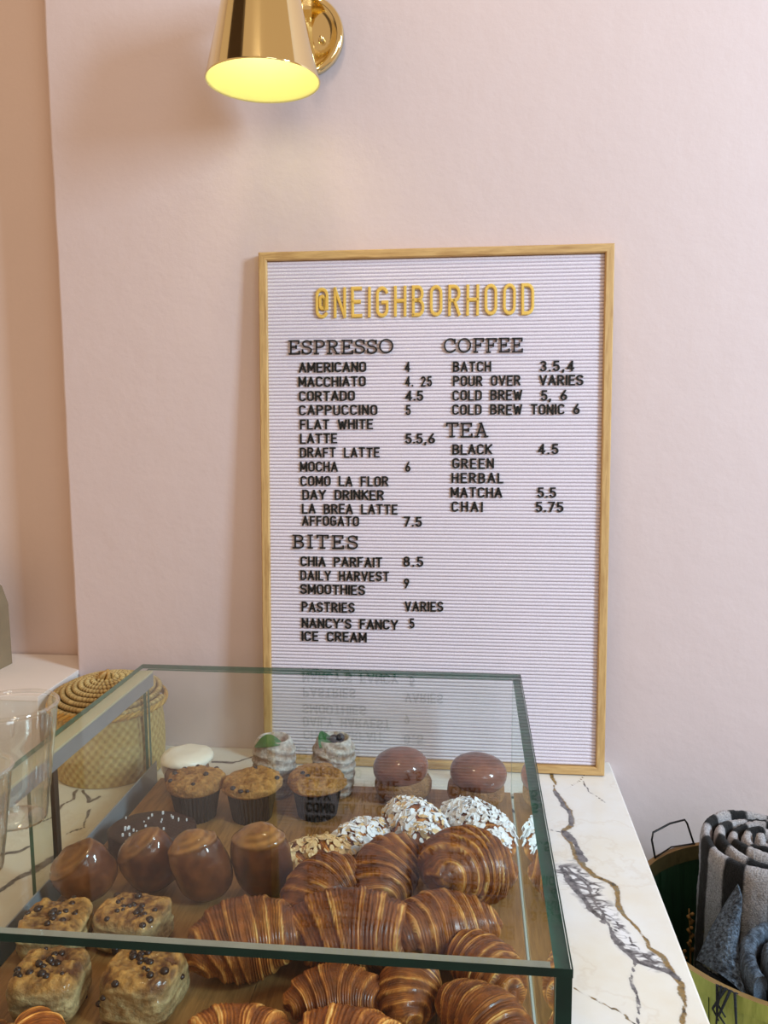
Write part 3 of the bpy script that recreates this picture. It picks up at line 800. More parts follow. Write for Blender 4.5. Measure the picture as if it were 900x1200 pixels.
# lid: coiled rope wrapped with straw stitches, domed
lid = empty('lid', (0, 0, 0.134), (math.radians(4), 0, 0)); lid.parent = bk
turns = 9
N = 1500
mbv = []; tt = []
ring_n = 8
for a in range(N + 1):
    t = a / N; th = t * turns * 2 * PI
    r = 0.006 + 0.0945 * t
    z = 0.030 * (1 - (r / 0.1005) ** 2) + 0.002
    st = (th * (r / 0.0062)) % (2 * PI)          # stitches of even width
    pr = 0.0050 + 0.0009 * math.sin(th * r / 0.0019)
    for k in range(ring_n):
        an = 2 * PI * k / ring_n
        mbv.append(((r + pr * math.cos(an)) * math.cos(th), (r + pr * math.cos(an)) * math.sin(th), z + pr * math.sin(an) * 0.9))
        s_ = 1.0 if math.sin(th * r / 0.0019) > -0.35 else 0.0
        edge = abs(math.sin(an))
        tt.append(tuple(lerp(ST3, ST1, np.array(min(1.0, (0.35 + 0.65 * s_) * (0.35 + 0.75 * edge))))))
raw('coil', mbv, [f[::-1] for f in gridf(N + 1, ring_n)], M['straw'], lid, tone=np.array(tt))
mbb = MB()
for k in range(5):
    a = k * 1.25
    pts = [(0.010 * math.cos(a), 0.010 * math.sin(a), 0.030), (0.012 * math.cos(a + .5), 0.012 * math.sin(a + .5), 0.041), (0.002, 0.001 * k, 0.046), (-0.010 * math.cos(a), -0.010 * math.sin(a), 0.034)]
    V, F = tube_vf(pts, 0.0034, 6); mbb.add(V, F, T=[lin((200, 158, 92))] * len(V))
mbb.build('knob', M['straw'], lid, smooth=True, tone=True)

# ---------------------------------------------------------------- right: basket, rolled rugs, lidded basket on a bench
def slat_basket(name, loc, r_top, r_bot, h, n, mslat, mrim, label, band=True):
    b = empty(name, loc)
    tagobj(b, label, 'basket')
    for k in range(n):
        a0 = 2 * PI * k / n; da = 2 * PI / n * 0.515
        j = 0.0015 if k % 2 else -0.0008
        V = []
        for z, r in ((0, r_bot), (h * 0.5, (r_bot + r_top) / 2 + 0.006), (h, r_top)):
            for a in (a0 - da, a0, a0 + da):
                for d in (0, -0.003): V.append(((r + j + d) * math.cos(a), (r + j + d) * math.sin(a), z))
        F = []
        for r_ in range(2):
            o = r_ * 6; p = o + 6
            F += [(o, o + 2, p + 2, p), (o + 2, o + 4, p + 4, p + 2), (o + 1, p + 1, p + 3, o + 3), (o + 3, p + 3, p + 5, o + 5), (o, p, p + 1, o + 1), (o + 4, o + 5, p + 5, p + 4)]
        F += [(12, 14, 15, 13), (14, 16, 17, 15)]
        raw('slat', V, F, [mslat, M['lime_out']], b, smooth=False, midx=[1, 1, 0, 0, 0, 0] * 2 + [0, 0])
    P = lathe_arr([(0.0005, 0.003), (r_bot - 0.002, 0.003), (r_bot - 0.002, 0.0), (0.0005, 0.0)], 48)
    raw('bottom', P.reshape(-1, 3), [f[::-1] for f in gridf(4, 48)], mslat, b)
    for (z0, z1, r0, r1) in ((h - 0.022, h + 0.002, r_top - 0.001, r_top + 0.001),):
        pr = [(r0 + 0.002, z0), (r0 + 0.004, z0), (r1 + 0.004, z1), (r1 - 0.005, z1), (r0 - 0.005, z0), (r0 - 0.003, z0)]
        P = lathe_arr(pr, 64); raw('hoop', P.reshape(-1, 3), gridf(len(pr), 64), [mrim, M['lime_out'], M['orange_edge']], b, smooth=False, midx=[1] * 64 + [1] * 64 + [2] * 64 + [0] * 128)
    return b
BR = 0.213; BZ = -0.43
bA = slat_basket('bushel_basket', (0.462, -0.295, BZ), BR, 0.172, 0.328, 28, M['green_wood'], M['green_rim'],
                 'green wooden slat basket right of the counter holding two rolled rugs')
# wire bail handle standing up on the back left of the rim
ha, hb = math.radians(137), math.radians(112)
hz = 0.326
pA = Vector((BR * math.cos(ha), BR * math.sin(ha), hz)); pB = Vector((BR * math.cos(hb), BR * math.sin(hb), hz))
out = Vector((-0.75, 0.65, 0)) * 0.012
pts = [pA + Vector((0, 0, -0.012)), pA, pA + Vector((-0.002, 0, 0.034)) + out * .5, pA + (pB - pA) * 0.08 + Vector((0, 0, 0.043)) + out, pA + (pB - pA) * 0.5 + Vector((0, 0, 0.049)) + out,
       pA + (pB - pA) * 0.88 + Vector((0, 0, 0.047)) + out, pA + (pB - pA) * 0.95 + Vector((0, 0, 0.039)) + out, pB, pB + Vector((0, 0, -0.012))]
tube('wire_handle', pts, 0.0017, M['wire'], bA, 8)
tube('wire_handle', [pA + Vector((0, 0, 0.006)), (pA + pB) / 2 + Vector((-0.006, 0.006, 0.008)), pB + Vector((0, 0, 0.006))], 0.0013, M['wire'], bA, 6)
bench = empty('wooden_bench', (0.462, -0.42, -0.92))
tagobj(bench, 'low wooden bench on the floor beside the counter under the green basket', 'bench')
for k in range(4): bevel_box('seat_plank', -0.215, 0.215, -0.40 + k * 0.2, -0.405 + (k + 1) * 0.2, 0.465, 0.4895, M['bench'], bench, 0.003)
for sx in (-1, 1):
    for sy in (-1, 1): bevel_box('leg', sx * 0.18 - 0.02, sx * 0.18 + 0.02, sy * 0.36 - 0.02, sy * 0.36 + 0.02, 0.0005, 0.465, M['bench'], bench, 0.003)

def spiral_rug(name, parent, r0, r1, turns, z0, z1, th, tonef, seed=1, a_off=0.0, squash=1.0, wob=0.003):
    N = int(170 * turns)
    up_ = [0.0, 0.3] + [0.45 + 0.5 * q / 34 for q in range(35)]
    prof = [(-1, q) for q in up_] + [(-0.9, 0.975), (-0.65, 0.992), (-0.3, 1.0), (0.3, 1.0), (0.65, 0.992), (0.9, 0.975)] + [(1, q) for q in up_[::-1]]
    nv = len(prof)
    P = np.zeros((N + 1, nv, 3)); A = np.zeros((N + 1, nv)); ZZ = np.zeros((N + 1, nv))
    s = 0
    for a in range(N + 1):
        t = a / N; ang = a_off + t * turns * 2 * PI
        r = r0 + (r1 - r0) * t
        s += r * turns * 2 * PI / N
        zt = z1 + 0.004 * math.sin(ang * 2.3 + seed) - 0.004 * t
        for j, (o, hgt) in enumerate(prof):
            rr = r + o * th / 2
            P[a, j] = (rr * math.cos(ang), rr * math.sin(ang) * squash, z0 + (zt - z0) * hgt)
            A[a, j] = s; ZZ[a, j] = hgt
    nz = vn(P, 160, seed, 3)[..., None]; nz2 = vn(P + 5, 30, seed, 2)[..., None]
    rad = P.copy(); rad[..., 2] = 0; rad /= (np.linalg.norm(rad, axis=-1, keepdims=True) + 1e-6)
    P = P + rad * (nz * 0.0014 + 0.0008 * vn(P, 430, seed + 2, 2)[..., None] + nz2 * wob * 0.5)
    P[..., 2] += (nz[..., 0] * 0.0022) * (ZZ > 0.9)
    T = tonef(A, ZZ, P)
    F = gridf(N + 1, nv, False) + [tuple(range(nv)), tuple(N * nv + j for j in range(nv))[::-1]]
    return raw(name, P.reshape(-1, 3), F, M['wool'], parent, tone=T.reshape(-1, 3))
def bw_tone(A, Z, P):
    white = lin((228, 220, 220)); black = lin((16, 15, 19)); blue = lin((176, 200, 228)); grey = lin((150, 146, 146))
    k = (A / 0.062) % 1.0
    n = vn(P, 120, 4, 2)
    f = sstep(0.44, 0.50, k + 0.03 * n) * (1 - sstep(0.95, 1.0, k + 0.03 * n))
    T = lerp(white, black, f)
    m = sstep(0.0, 0.5, vn(P, 9, 8, 1)) * (1 - f)
    T = T * (1 - 0.35 * m[..., None]) + np.array(blue) * 0.35 * m[..., None]
    T = T * (0.86 + 0.14 * n)[..., None]
    return T
rugA = empty('rolled_rug', (0.453, -0.222, -0.425), (math.radians(1), 0, 0.3))
tagobj(rugA, 'black and white striped rug rolled upright in the green slat basket', 'rug')
spiral_rug('wool_roll', rugA, 0.010, 0.1000, 4.6, 0.0, 0.412, 0.0172, bw_tone, 2, 2.4)
def grey_tone(A, Z, P):
    n = vn(P, 330, 4, 2); n2 = vn(P, 60, 5, 2)
    return lerp(lin((24, 33, 45)), lin((128, 148, 170)), np.clip(0.42 + 0.95 * n + 0.3 * n2, 0, 1))
rugB = empty('rolled_rug', (0.440, -0.424, -0.20), (math.radians(7), math.radians(-4), 0))
tagobj(rugB, 'grey woolly rolled rug with a dark fringe, leaning in front of the striped roll', 'rug')
spiral_rug('wool_roll', rugB, 0.016, 0.070, 2.0, -0.20, 0.140, 0.0215, grey_tone, 5, 3.6, 0.95, 0.006)
# loose outer flap that rises to a peak on the left of the roll
nu, nv = 84, 56
P = np.zeros((nu, nv, 3))
A0 = np.array((0.3094, -0.3954, -0.110)); A1 = np.array((0.3518, -0.4691, -0.105)); B0 = np.array((0.3791, -0.3320, -0.035)); B1 = np.array((0.3720, -0.3720, -0.062))
for a in range(nu):
    for b in range(nv):
        u = a / (nu - 1); v = b / (nv - 1)
        p = (A0 * (1 - u) + B0 * u) * (1 - v) + (A1 * (1 - u) + B1 * u) * v
        p = p + np.array((0.0, -0.012, 0.010)) * math.sin(PI * v) + np.array((-0.006, -0.004, 0)) * math.sin(PI * u)
        P[a, b] = p
nz = vn(P, 170, 3, 3)
nz = nz + 0.6 * vn(P, 420, 8, 2)
P[..., 1] -= nz * 0.0022; P[..., 2] += nz * 0.0015
Pb = P + np.array((0.004, 0.010, -0.003))
Vt = np.concatenate([P.reshape(-1, 3), Pb.reshape(-1, 3)])
F = gridf(nu, nv, False); off = nu * nv
F2 = [tuple(x + off for x in f[::-1]) for f in F]
bd = [(k) for k in range(nv)] + [k * nv + nv - 1 for k in range(1, nu)] + [(nu - 1) * nv + k for k in range(nv - 2, -1, -1)] + [k * nv for k in range(nu - 2, 0, -1)]
F3 = [(bd[k], bd[(k + 1) % len(bd)], bd[(k + 1) % len(bd)] + off, bd[k] + off) for k in range(len(bd))]
bpy.context.view_layer.update()
fl = raw('flap', Vt, F + F2 + F3, M['wool'], None, tone=grey_tone(None, None, Vt))
fl.parent = rugB; fl.matrix_parent_inverse = rugB.matrix_world.inverted()
mbb = MB(); rf = random.Random(5)
for k in range(26):
    t = k / 25 * 0.62
    p = Vector((0.311 + 0.040 * t, -0.400 - 0.066 * t, -0.113 + 0.006 * t))
    pts = [p, p + Vector((rf.uniform(-.004, .008), -0.004, -0.016)), p + Vector((rf.uniform(-.004, .012), -0.008 - rf.random() * 0.012, -0.034 + rf.uniform(-.018, .0)))]
    V, F = tube_vf(pts, [0.0034, 0.003, 0.0016], 5); mbb.add(V, F, T=[lin((30, 36, 46))] * len(V))
for k in range(5):      # a few strands hang over the rim on to the outside
    p = Vector((0.326 + 0.005 * k, -0.455 - 0.002 * k, -0.108)); e_ = Vector((0.462, -0.295, 0)); d = (Vector((p.x, p.y, 0)) - e_).normalized()
    q = e_ + d * 0.224; q.z = -0.094; r_ = e_ + (d + Vector((0.09 * rf.uniform(-1, 1), 0, 0))).normalized() * 0.227; r_.z = -0.118 - 0.02 * rf.random()
    s_ = r_ + Vector((rf.uniform(-.012, .012), -0.001, -0.016))
    V, F = tube_vf([p, q, r_, s_], [0.0022, 0.0020, 0.0016, 0.0010], 5); mbb.add(V, F, T=[lin((30, 36, 46))] * len(V))
fr = mbb.build('fringe', M['wool'], None, smooth=True, tone=True); fr['kind'] = 'stuff'; fr['label'] = 'dark knotted fringe'
fr.parent = rugB; fr.matrix_parent_inverse = rugB.matrix_world.inverted()
tw = empty('dried_twig', (0.356, -0.222, -0.424))
tagobj(tw, 'dried brown twig sticking up inside the green slat basket', 'twig')
for (dx, dy, h) in ((-0.034, 0.0, 0.235), (-0.006, 0.012, 0.268), (-0.020, -0.004, 0.215)):
    tube('stem', [(0, 0, 0), (dx * .4, dy, h * .5), (dx * 0.8, dy, h * .8), (dx, dy * 2, h)], [0.002, 0.002, 0.0016, 0.001], M['twig'], tw, 6)
    mbb = MB()
    for k in range(9):
        z = h - 0.062 * (1 - k / 8); a = k * 2.2
        V, F = tube_vf([(dx * z / h, dy, z - .004), (dx * z / h + 0.0055 * math.cos(a), dy + 0.0055 * math.sin(a), z + .002)], [0.0024, 0.0028], 6); mbb.add(V, F)
    mbb.build('seed_head', M['twig'], tw, smooth=True)
# ---------------------------------------------------------------- glass pastry case
KX0, KX1, KY0, KY1, KH = -0.5616, 0.0801, -0.8877, -0.1558, 0.2103
case = empty('pastry_case', ((KX0 + KX1) / 2, (KY0 + KY1) / 2, 0))
tagobj(case, 'low glass pastry display case with green glass edges on the marble counter', 'display case')
cx, cy = case.location.x, case.location.y
GM = [M['glass'], M['glass_edge'], M['glass_edge_dark'], M['glass_bond'], M['glass_in'], M['glass_door']]
def pane(name, x0, x1, y0, y1, z0, z1, idx, parent=case, mats=GM):
    mb = MB(); mb.box(x0 - cx, x1 - cx, y0 - cy, y1 - cy, z0, z1, idx=idx)
    return mb.build(name, mats, parent)
#                       bottom top front back left right
pane('top_pane', KX0, KX1, KY0, KY1, KH - 0.0075, KH, [4, 0, 2, 1, 1, 1])
pane('front_pane', KX0, KX1 - 0.0135, KY0 + 0.0005, KY0 + 0.0095, 0.0005, KH - 0.0077, [1, 3, 0, 4, 1, 1])
pane('side_pane', KX1 - 0.0130, KX1 - 0.0005, KY0 + 0.0005, KY1 - 0.0005, 0.0005, KH - 0.0077, [1, 1, 2, 1, 0, 4])
pane('back_pane', KX0 + 0.010, KX1 - 0.0135, KY1 - 0.0085, KY1 - 0.0005, 0.0005, KH - 0.0077, [1, 1, 4, 4, 1, 1])
# left side: aluminium rails with two sliding glass doors
def rbox(name, x0, x1, y0, y1, z0, z1, mat, r=0.001):
    return bevel_box(name, x0 - cx, x1 - cx, y0 - cy, y1 - cy, z0, z1, mat, case, r)
y0r, y1r = KY0 + 0.011, KY1 - 0.010
rbox('top_rail', KX0 + 0.0005, KX0 + 0.022, y0r, y1r, KH - 0.0112, KH - 0.0078, M['rail_light'], 0.0004)
rbox('top_rail', KX0 + 0.0200, KX0 + 0.0222, y0r, y1r, KH - 0.034, KH - 0.0114, M['rail'], 0.0004)
rbox('top_rail', KX0 + 0.0005, KX0 + 0.0022, y0r, y1r, KH - 0.026, KH - 0.0114, M['rail'], 0.0004)
rbox('bottom_rail', KX0 + 0.0005, KX0 + 0.0022, y0r, y1r, 0.0005, 0.020, M['rail'], 0.0004)
rbox('bottom_rail', KX0 + 0.0100, KX0 + 0.0118, y0r, y1r, 0.0005, 0.022, M['rail'], 0.0004)
rbox('bottom_rail', KX0 + 0.0200, KX0 + 0.0222, y0r, y1r, 0.0005, 0.042, M['rail'], 0.0004)
rbox('bottom_rail', KX0 + 0.0010, KX0 + 0.034, y0r, y1r, 0.0002, 0.0042, M['rail'], 0.0004)
ym = -0.525
d1 = pane('sliding_door', KX0 + 0.0035, KX0 + 0.0085, ym - 0.02, y1r - 0.001, 0.0045, KH - 0.0120, [1, 1, 1, 1, 5, 4])
d2 = pane('sliding_door', KX0 + 0.0130, KX0 + 0.0180, y0r + 0.001, ym + 0.02, 0.0045, KH - 0.0120, [1, 1, 1, 1, 5, 4])
for d, yy in ((d2, ym + 0.020),):
    mb = MB()
    xx = KX0 + (0.003 if d is d1 else 0.0125)
    mb.box(xx - cx, xx + 0.006 - cx, yy - cy, yy + 0.011 - cy, 0.022, KH - 0.027)
    mb.build('stile', M['dark_rubber'] if d is d2 else M['rail'], d)
pane('base_pane', KX0 + 0.035, KX1 - 0.0135, KY0 + 0.010, KY1 - 0.009, 0.0005, 0.0045, [4, 4, 4, 4, 4, 4])
# added grey strip: imitates the front pane's top edge refracted through the top pane
rbox('refracted_edge_strip', KX0 + 0.002, KX1 - 0.016, KY0 + 0.0100, KY0 + 0.0190, KH - 0.0095, KH - 0.0077, M['glass_bond'], 0.0004)

tray = empty('wooden_tray', (-0.2315, -0.53, 0.0048))
tagobj(tray, 'wooden serving board under the pastries inside the glass case', 'serving board')
TZ = 0.0208
for k in range(6):
    x0 = -0.294 + k * 0.0984
    bevel_box('plank', x0, x0 + 0.098, -0.335, 0.345, 0.0, TZ - 0.0048, M['tray_wood'], tray, 0.0012)

# ---------------------------------------------------------------- clear plastic cups on the case
def cup(loc, s, label, grp=None):
    c = empty('plastic_cup', loc)
    tagobj(c, label, 'cup')
    rt_, rb_, h = 0.0485 * s, 0.030 * s, 0.128 * s
    pr = [(0.0005, 0.004), (rb_ - 0.006, 0.004), (rb_ - 0.003, 0.001), (rb_ - 0.0008, 0.001), (rb_ + 0.0002, 0.004)]
    for k in range(1, 9):
        t = k / 8; r = rb_ + (rt_ - 0.003 * s - rb_) * t
        pr.append((r, 0.004 + (h - 0.010) * t))
        if k in (2, 6): pr.append((r + 0.0007, 0.0055 + (h - 0.010) * t))
    pr2 = [(r - 0.0006, z + 0.0004) for r, z in pr[1:]][::-1]
    P = lathe_arr(pr, 56); raw('cup_wall', P.reshape(-1, 3), gridf(len(pr), 56), M['pet'], c)
    P = lathe_arr(pr2, 56); raw('cup_lining', P.reshape(-1, 3), gridf(len(pr2), 56), M['pet'], c)
    ring = [(rt_ - 0.003 * s + 0.0022 * math.cos(a), h - 0.002 + 0.0022 * math.sin(a)) for a in np.linspace(0, 2 * PI, 12)]
    P = lathe_arr(ring, 56); raw('rolled_rim', P.reshape(-1, 3), gridf(12, 56), M['pet'], c)
    return c
cup((-0.4790, -0.7000, KH + 0.0003), 1.0, 'larger clear plastic cup standing on the glass case top at the left frame edge')
cup((-0.4640, -0.8000, KH + 0.0003), 0.80, 'smaller clear plastic cup nearer the camera at the left frame edge')

# ---------------------------------------------------------------- pastries
DK, MID, TAN, PALE = (0.085, 0.018, 0.004), (0.34, 0.095, 0.014), (0.68, 0.285, 0.060), (0.88, 0.54, 0.18)
def oriented(name, P, cu, mat, parent, T, caps=True, loc=(0, 0, 0)):
    nu, nv = P.shape[:2]
    F = gridf(nu, nv)
    if caps: F += [tuple(range(nv))[::-1], tuple((nu - 1) * nv + j for j in range(nv))]
    return raw(name, P.reshape(-1, 3), F, mat, parent, tone=T.reshape(-1, 3), loc=loc)

def croissant_arr(L, r0, bend, seed, segs=4.2, flat=0.86, dark=1.0, slant=0.10):
    nu, nv = 190, 44
    t = np.linspace(-1, 1, nu)[:, None] * np.ones((1, nv)); th = np.linspace(0, 2 * PI, nv, endpoint=False)[None, :] * np.ones((nu, 1))
    rng = np.random.RandomState(seed)
    q = np.abs(t) + slant * np.sin(th + (0.6 if seed % 2 else -0.4)) * np.sign(t) + 0.05 * np.cos(th * 2 + seed)
    q = np.clip(q, 0, 1.2)
    w = q * segs + 0.25 * rng.rand()
    saw = w - np.floor(w)
    env = lambda a: np.maximum(0.0, 1 - np.clip(a, 0, 1) ** 2.1) ** 0.72
    stepped = env(np.clip((np.floor(w) + 0.25) / segs, 0, 0.97)); smooth = env(np.abs(t) * 0.985)
    r = r0 * (0.42 * stepped + 0.58 * smooth + 0.035 * saw) * np.where(np.abs(t) > 0.985, 0.55, 1)
    r = np.minimum(r, r0 * smooth * 1.22 + 0.003)
    r = r * (1 + 0.018 * np.sin(q * segs * 2 * PI * 4))
    ang = t * bend
    R = L / 2 / max(bend, 1e-3)
    cxx = R * np.sin(ang); cyy = -R * (1 - np.cos(ang))
    nx, ny = np.sin(ang), np.cos(ang)
    P = np.zeros((nu, nv, 3))
    P[..., 0] = cxx + r * np.cos(th) * nx; P[..., 1] = cyy + r * np.cos(th) * ny
    zz = np.sin(th); P[..., 2] = r * zz * flat
    n1 = vn(P, 28, seed, 3); n2 = vn(P, 90, seed + 3, 3)
    P[..., 2] += n1 * 0.003; P[..., 0] += n2 * 0.0009; P[..., 1] += n1 * 0.0022
    # tone: dark glazed ridges, pale exposed layers towards the lap edges, fine striations
    n4 = vn(P * np.array([1, 1, 1]), 60, seed + 9, 3)
    fine = 0.5 + 0.5 * np.sin((q * segs + 0.16 * n1 + 0.05 * n4) * 2 * PI * 5.6 + 1.5 * np.sin(th * 1.5 + seed))
    lay = sstep(0.50, 0.92, saw + 0.12 * n1) * (1 - sstep(0.95, 1.0, saw))
    f = np.clip(0.16 + 0.55 * lay * (0.6 + 0.8 * n4) + 0.55 * (fine ** 2.2) * (0.35 + 0.65 * saw) * np.clip(0.75 + 0.9 * n4, 0, 1.2) + 0.22 * n2 + 0.12 * n1, 0, 1)
    T = lerp(DK, MID, np.clip(f * 2.4, 0, 1)); T = T * (1 - sstep(0.38, 0.75, f)[..., None]) + np.array(TAN) * sstep(0.38, 0.75, f)[..., None]
    T = T * (1 - sstep(0.8, 1.0, f)[..., None]) + np.array(PALE) * sstep(0.8, 1.0, f)[..., None]
    low = sstep(-0.1, -0.8, np.sin(th))[..., None] if False else sstep(0.1, 0.9, -np.sin(th))[..., None]
    T = T * (1 - 0.5 * low) + np.array(TAN) * 0.5 * low
    return P, T * dark

def croissant(loc, L, r0, bend, rotz, seed, label, tilt=(0, 0), segs=4.2, dark=1.0, group='croissants in the case'):
    c = empty('croissant', (loc[0], loc[1], loc[2]), (math.radians(tilt[0]), math.radians(tilt[1]), math.radians(rotz)))
    P, T = croissant_arr(L, r0, bend, seed, segs, dark=dark)
    tagobj(c, label, 'croissant', group)
    oriented('crust', P, None, M['croissant'], c, T)
    return c
TOPK = TZ
croissant((-0.245, -0.660, TOPK + 0.037), 0.138, 0.046, 0.55, 18, 11, 'large croissant left of centre beside the chocolate-chip scones, cut by the front glass edge', (8, -6))
croissant((-0.182, -0.556, TOPK + 0.040), 0.128, 0.042, 0.6, 62, 12, 'croissant half hidden behind the broad central croissant, on its left', (0, -10))
croissant((-0.130, -0.636, TOPK + 0.048), 0.160, 0.049, 0.35, 4, 13, 'broad central croissant with straight ridges, at the front under the glass', (6, 0), segs=3.6)
croissant((-0.108, -0.512, TOPK + 0.040), 0.130, 0.042, 0.5, 68, 14, 'dark croissant in the middle, just in front of the almond croissants', (0, -16))
croissant((-0.002, -0.500, TOPK + 0.048), 0.136, 0.053, 0.75, 38, 15, 'big glossy croissant at the right pane with wide pale layers', (0, 14))
croissant((-0.030, -0.608, TOPK + 0.038), 0.145, 0.040, 0.45, 30, 16, 'slim croissant in front of the big glossy one by the right pane', (0, 8))
croissant((0.018, -0.672, TOPK + 0.034), 0.110, 0.034, 0.4, -52, 17, 'croissant at the right pane behind the flaky-ended one', (0, 0))
croissant((0.020, -0.758, TOPK + 0.034), 0.128, 0.036, 0.5, -50, 18, 'flaky-ended croissant nearest the right front corner of the case', (0, 0))
croissant((-0.062, -0.708, TOPK + 0.036), 0.100, 0.032, 0.3, 82, 19, 'small croissant seen end-on between the central and right-hand ones at the front', (0, 0))
croissant((-0.134, -0.722, TOPK + 0.030), 0.110, 0.032, 0.5, 10, 20, 'croissant in the second row at the front centre, behind the pale golden ones', (0, 0), dark=1.15)
croissant((-0.214, -0.795, TOPK + 0.034), 0.120, 0.034, 0.5, 6, 21, 'golden croissant at the bottom edge, left one of the front pair', (0, 0), dark=1.5, segs=3.2)
croissant((-0.108, -0.800, TOPK + 0.038), 0.130, 0.038, 0.45, -6, 22, 'golden croissant at the bottom edge, right one of the front pair', (0, 0), dark=1.5, segs=3.0)
croissant((-0.405, -0.815, TOPK + 0.022), 0.100, 0.026, 0.4, -62, 23, 'pale twisted croissant at the bottom left below the scones', (0, 0), dark=1.9, segs=2.4)
croissant((-0.462, -0.820, TOPK + 0.024), 0.095, 0.026, 0.4, 8, 24, 'small brown croissant in the bottom left corner of the case', (0, 0), dark=1.0)

# almond croissants
flake_me = []
def flakes(parent, P, n, seed, sugar, size=0.0058):
    n = int(n * 1.4)
    rng = np.random.RandomState(seed); nu, nv = P.shape[:2]
    mbs = [MB(), MB()]
    for k in range(n):
        a = int(nu * (0.06 + 0.88 * rng.rand())); b = int(nv * (0.04 + 0.42 * rng.rand()))
        a = min(a, nu - 2)
        p = Vector(P[a, b]); du = Vector(P[a + 1, b] - P[a - 1, b]); dv = Vector(P[a, (b + 1) % nv] - P[a, b - 1])
        nrm = dv.cross(du); 
        if nrm.length < 1e-12: continue
        nrm.normalize()
        if nrm.z < -0.2: nrm = -nrm
        nrm = (nrm + Vector(rng.uniform(-.55, .55, 3))).normalized()
        s = size * rng.uniform(0.7, 1.35); u = nrm.orthogonal().normalized(); v = nrm.cross(u)
        ph = rng.rand() * 6.28; c0 = p + nrm * rng.uniform(0.0006, 0.0030)
        V = []
        for side in (0, 1):
            for j in range(7):
                an = ph + 2 * PI * j / 7
                rx = s * (1.0 if True else 1) * math.cos(2 * PI * j / 7); ry = s * 0.62 * math.sin(2 * PI * j / 7)
                x = rx * math.cos(ph) - ry * math.sin(ph); y = rx * math.sin(ph) + ry * math.cos(ph)
                V.append(c0 + u * x + v * y + nrm * (side * 0.0009 + 9 * x * x))
        F = [tuple(range(7))[::-1], tuple(range(7, 14))] + [(j, (j + 1) % 7, 7 + (j + 1) % 7, 7 + j) for j in range(7)]
        t = a / nu
        w = 1 if rng.rand() < sugar * (0.6 + 0.4 * math.sin(PI * t)) + (0.25 if sugar > .5 else 0) else 0
        mbs[w].add(V, F)
    if mbs[0].V:
        o = mbs[0].build('almond_flakes', M['almond'], parent); o['kind'] = 'stuff'; o['label'] = 'toasted flaked almonds'
    if mbs[1].V:
        o = mbs[1].build('sugared_flakes', M['sugar'], parent); o['kind'] = 'stuff'; o['label'] = 'flaked almonds white with sugar'
def almond(loc, L, r, bend, rotz, seed, sugar, n, label, tilt=(0, 0)):
    c = empty('almond_croissant', loc, (math.radians(tilt[0]), math.radians(tilt[1]), math.radians(rotz)))
    P, T = croissant_arr(L, r, bend, seed, 3.2, 0.8)
    tagobj(c, label, 'croissant', 'almond croissants')
    oriented('crust', P, None, M['croissant'], c, T * 1.25)
    flakes(c, P, n, seed, sugar)
almond((-0.205, -0.468, TOPK + 0.034), 0.105, 0.032, 0.4, 32, 31, 0.05, 150, 'almond croissant with plain tan flakes, the leftmost and nearest of the four')
almond((-0.152, -0.408, TOPK + 0.034), 0.100, 0.031, 0.4, 50, 32, 0.62, 150, 'small almond croissant half dusted white, second from the left')
almond((-0.078, -0.372, TOPK + 0.036), 0.125, 0.037, 0.45, -58, 33, 0.60, 230, 'thick almond croissant with sugared flakes, left of the whitest one')
almond((0.016, -0.372, TOPK + 0.036), 0.158, 0.036, 0.75, -58, 34, 1.0, 290, 'almond croissant thickly covered in white sugar, beside the right pane')

# chocolate rolls (pain au chocolat) leaning in a row
def choc_roll(loc, L, r, axis_rot, seed, label, spin=0.0, endlight=1.0, fl=1.0):
    c = empty('chocolate_pastry', loc, tuple(math.radians(a) for a in axis_rot))
    tagobj(c, label, 'pastry', 'glazed chocolate rolls')
    nu, nv = 70, 64
    s = np.linspace(0, 1, nu)
    prof_r = []; prof_z = []
    zz = np.linspace(-1, 1, nu)
    base = (1 - np.abs(zz) ** 3.4).clip(0) ** 0.5
    taper = 1 - 0.10 * zz ** 2
    th = np.linspace(0, 2 * PI, nv, endpoint=False)
    P = np.zeros((nu, nv, 3))
    rr = (r * base * taper)[:, None] * np.ones((1, nv))
    P[..., 0] = rr * np.cos(th) * 1.0; P[..., 1] = rr * np.sin(th) * 0.80; P[..., 2] = (zz * L / 2)[:, None]
    z = zz[:, None] * np.ones((1, nv))
    # rolled end: a spiral step in the crust
    n1 = vn(P, 35, seed, 3); n2 = vn(P, 110, seed + 1, 3)
    TH = th[None, :] * np.ones((nu, 1))
    edge = 0.66 + 0.08 * np.cos(TH + spin)
    lip = np.exp(-((z - edge) / 0.05) ** 2)
    P[..., 0] *= 1 + 0.06 * lip + 0.06 * n1; P[..., 1] *= 1 + 0.06 * lip + 0.06 * n1
    P[..., 2] += 0.004 * n1
    light = sstep(edge - 0.10, edge + 0.02, z + 0.05 * n1)
    ringy = 0.5 + 0.5 * np.sin(z * 46 + TH * 1.0 + 2 * n1)
    ringend = 0.5 + 0.5 * np.sin(rr / r * 17 + TH)
    T = lerp((0.085, 0.020, 0.007), (0.21, 0.060, 0.014), np.clip(0.5 + 1.1 * n1 + .4 * n2, 0, 1))
    L2 = lerp((0.20, 0.060, 0.012), (0.60, 0.27, 0.07), np.clip(0.22 + 0.5 * np.where(z > 0.93, ringend, ringy) + 0.2 * n2, 0, 1))
    T = T * (1 - light[..., None] * endlight) + L2 * light[..., None] * endlight
    seam = sstep(0.70, 0.95, np.cos(TH - PI * 1.12 - 0.3 * z))
    T = T * (1 - 0.75 * seam[..., None]) + np.array((0.42, 0.20, 0.07)) * 0.75 * seam[..., None]
    oriented('crust', P, None, M['glazed'], c, T)
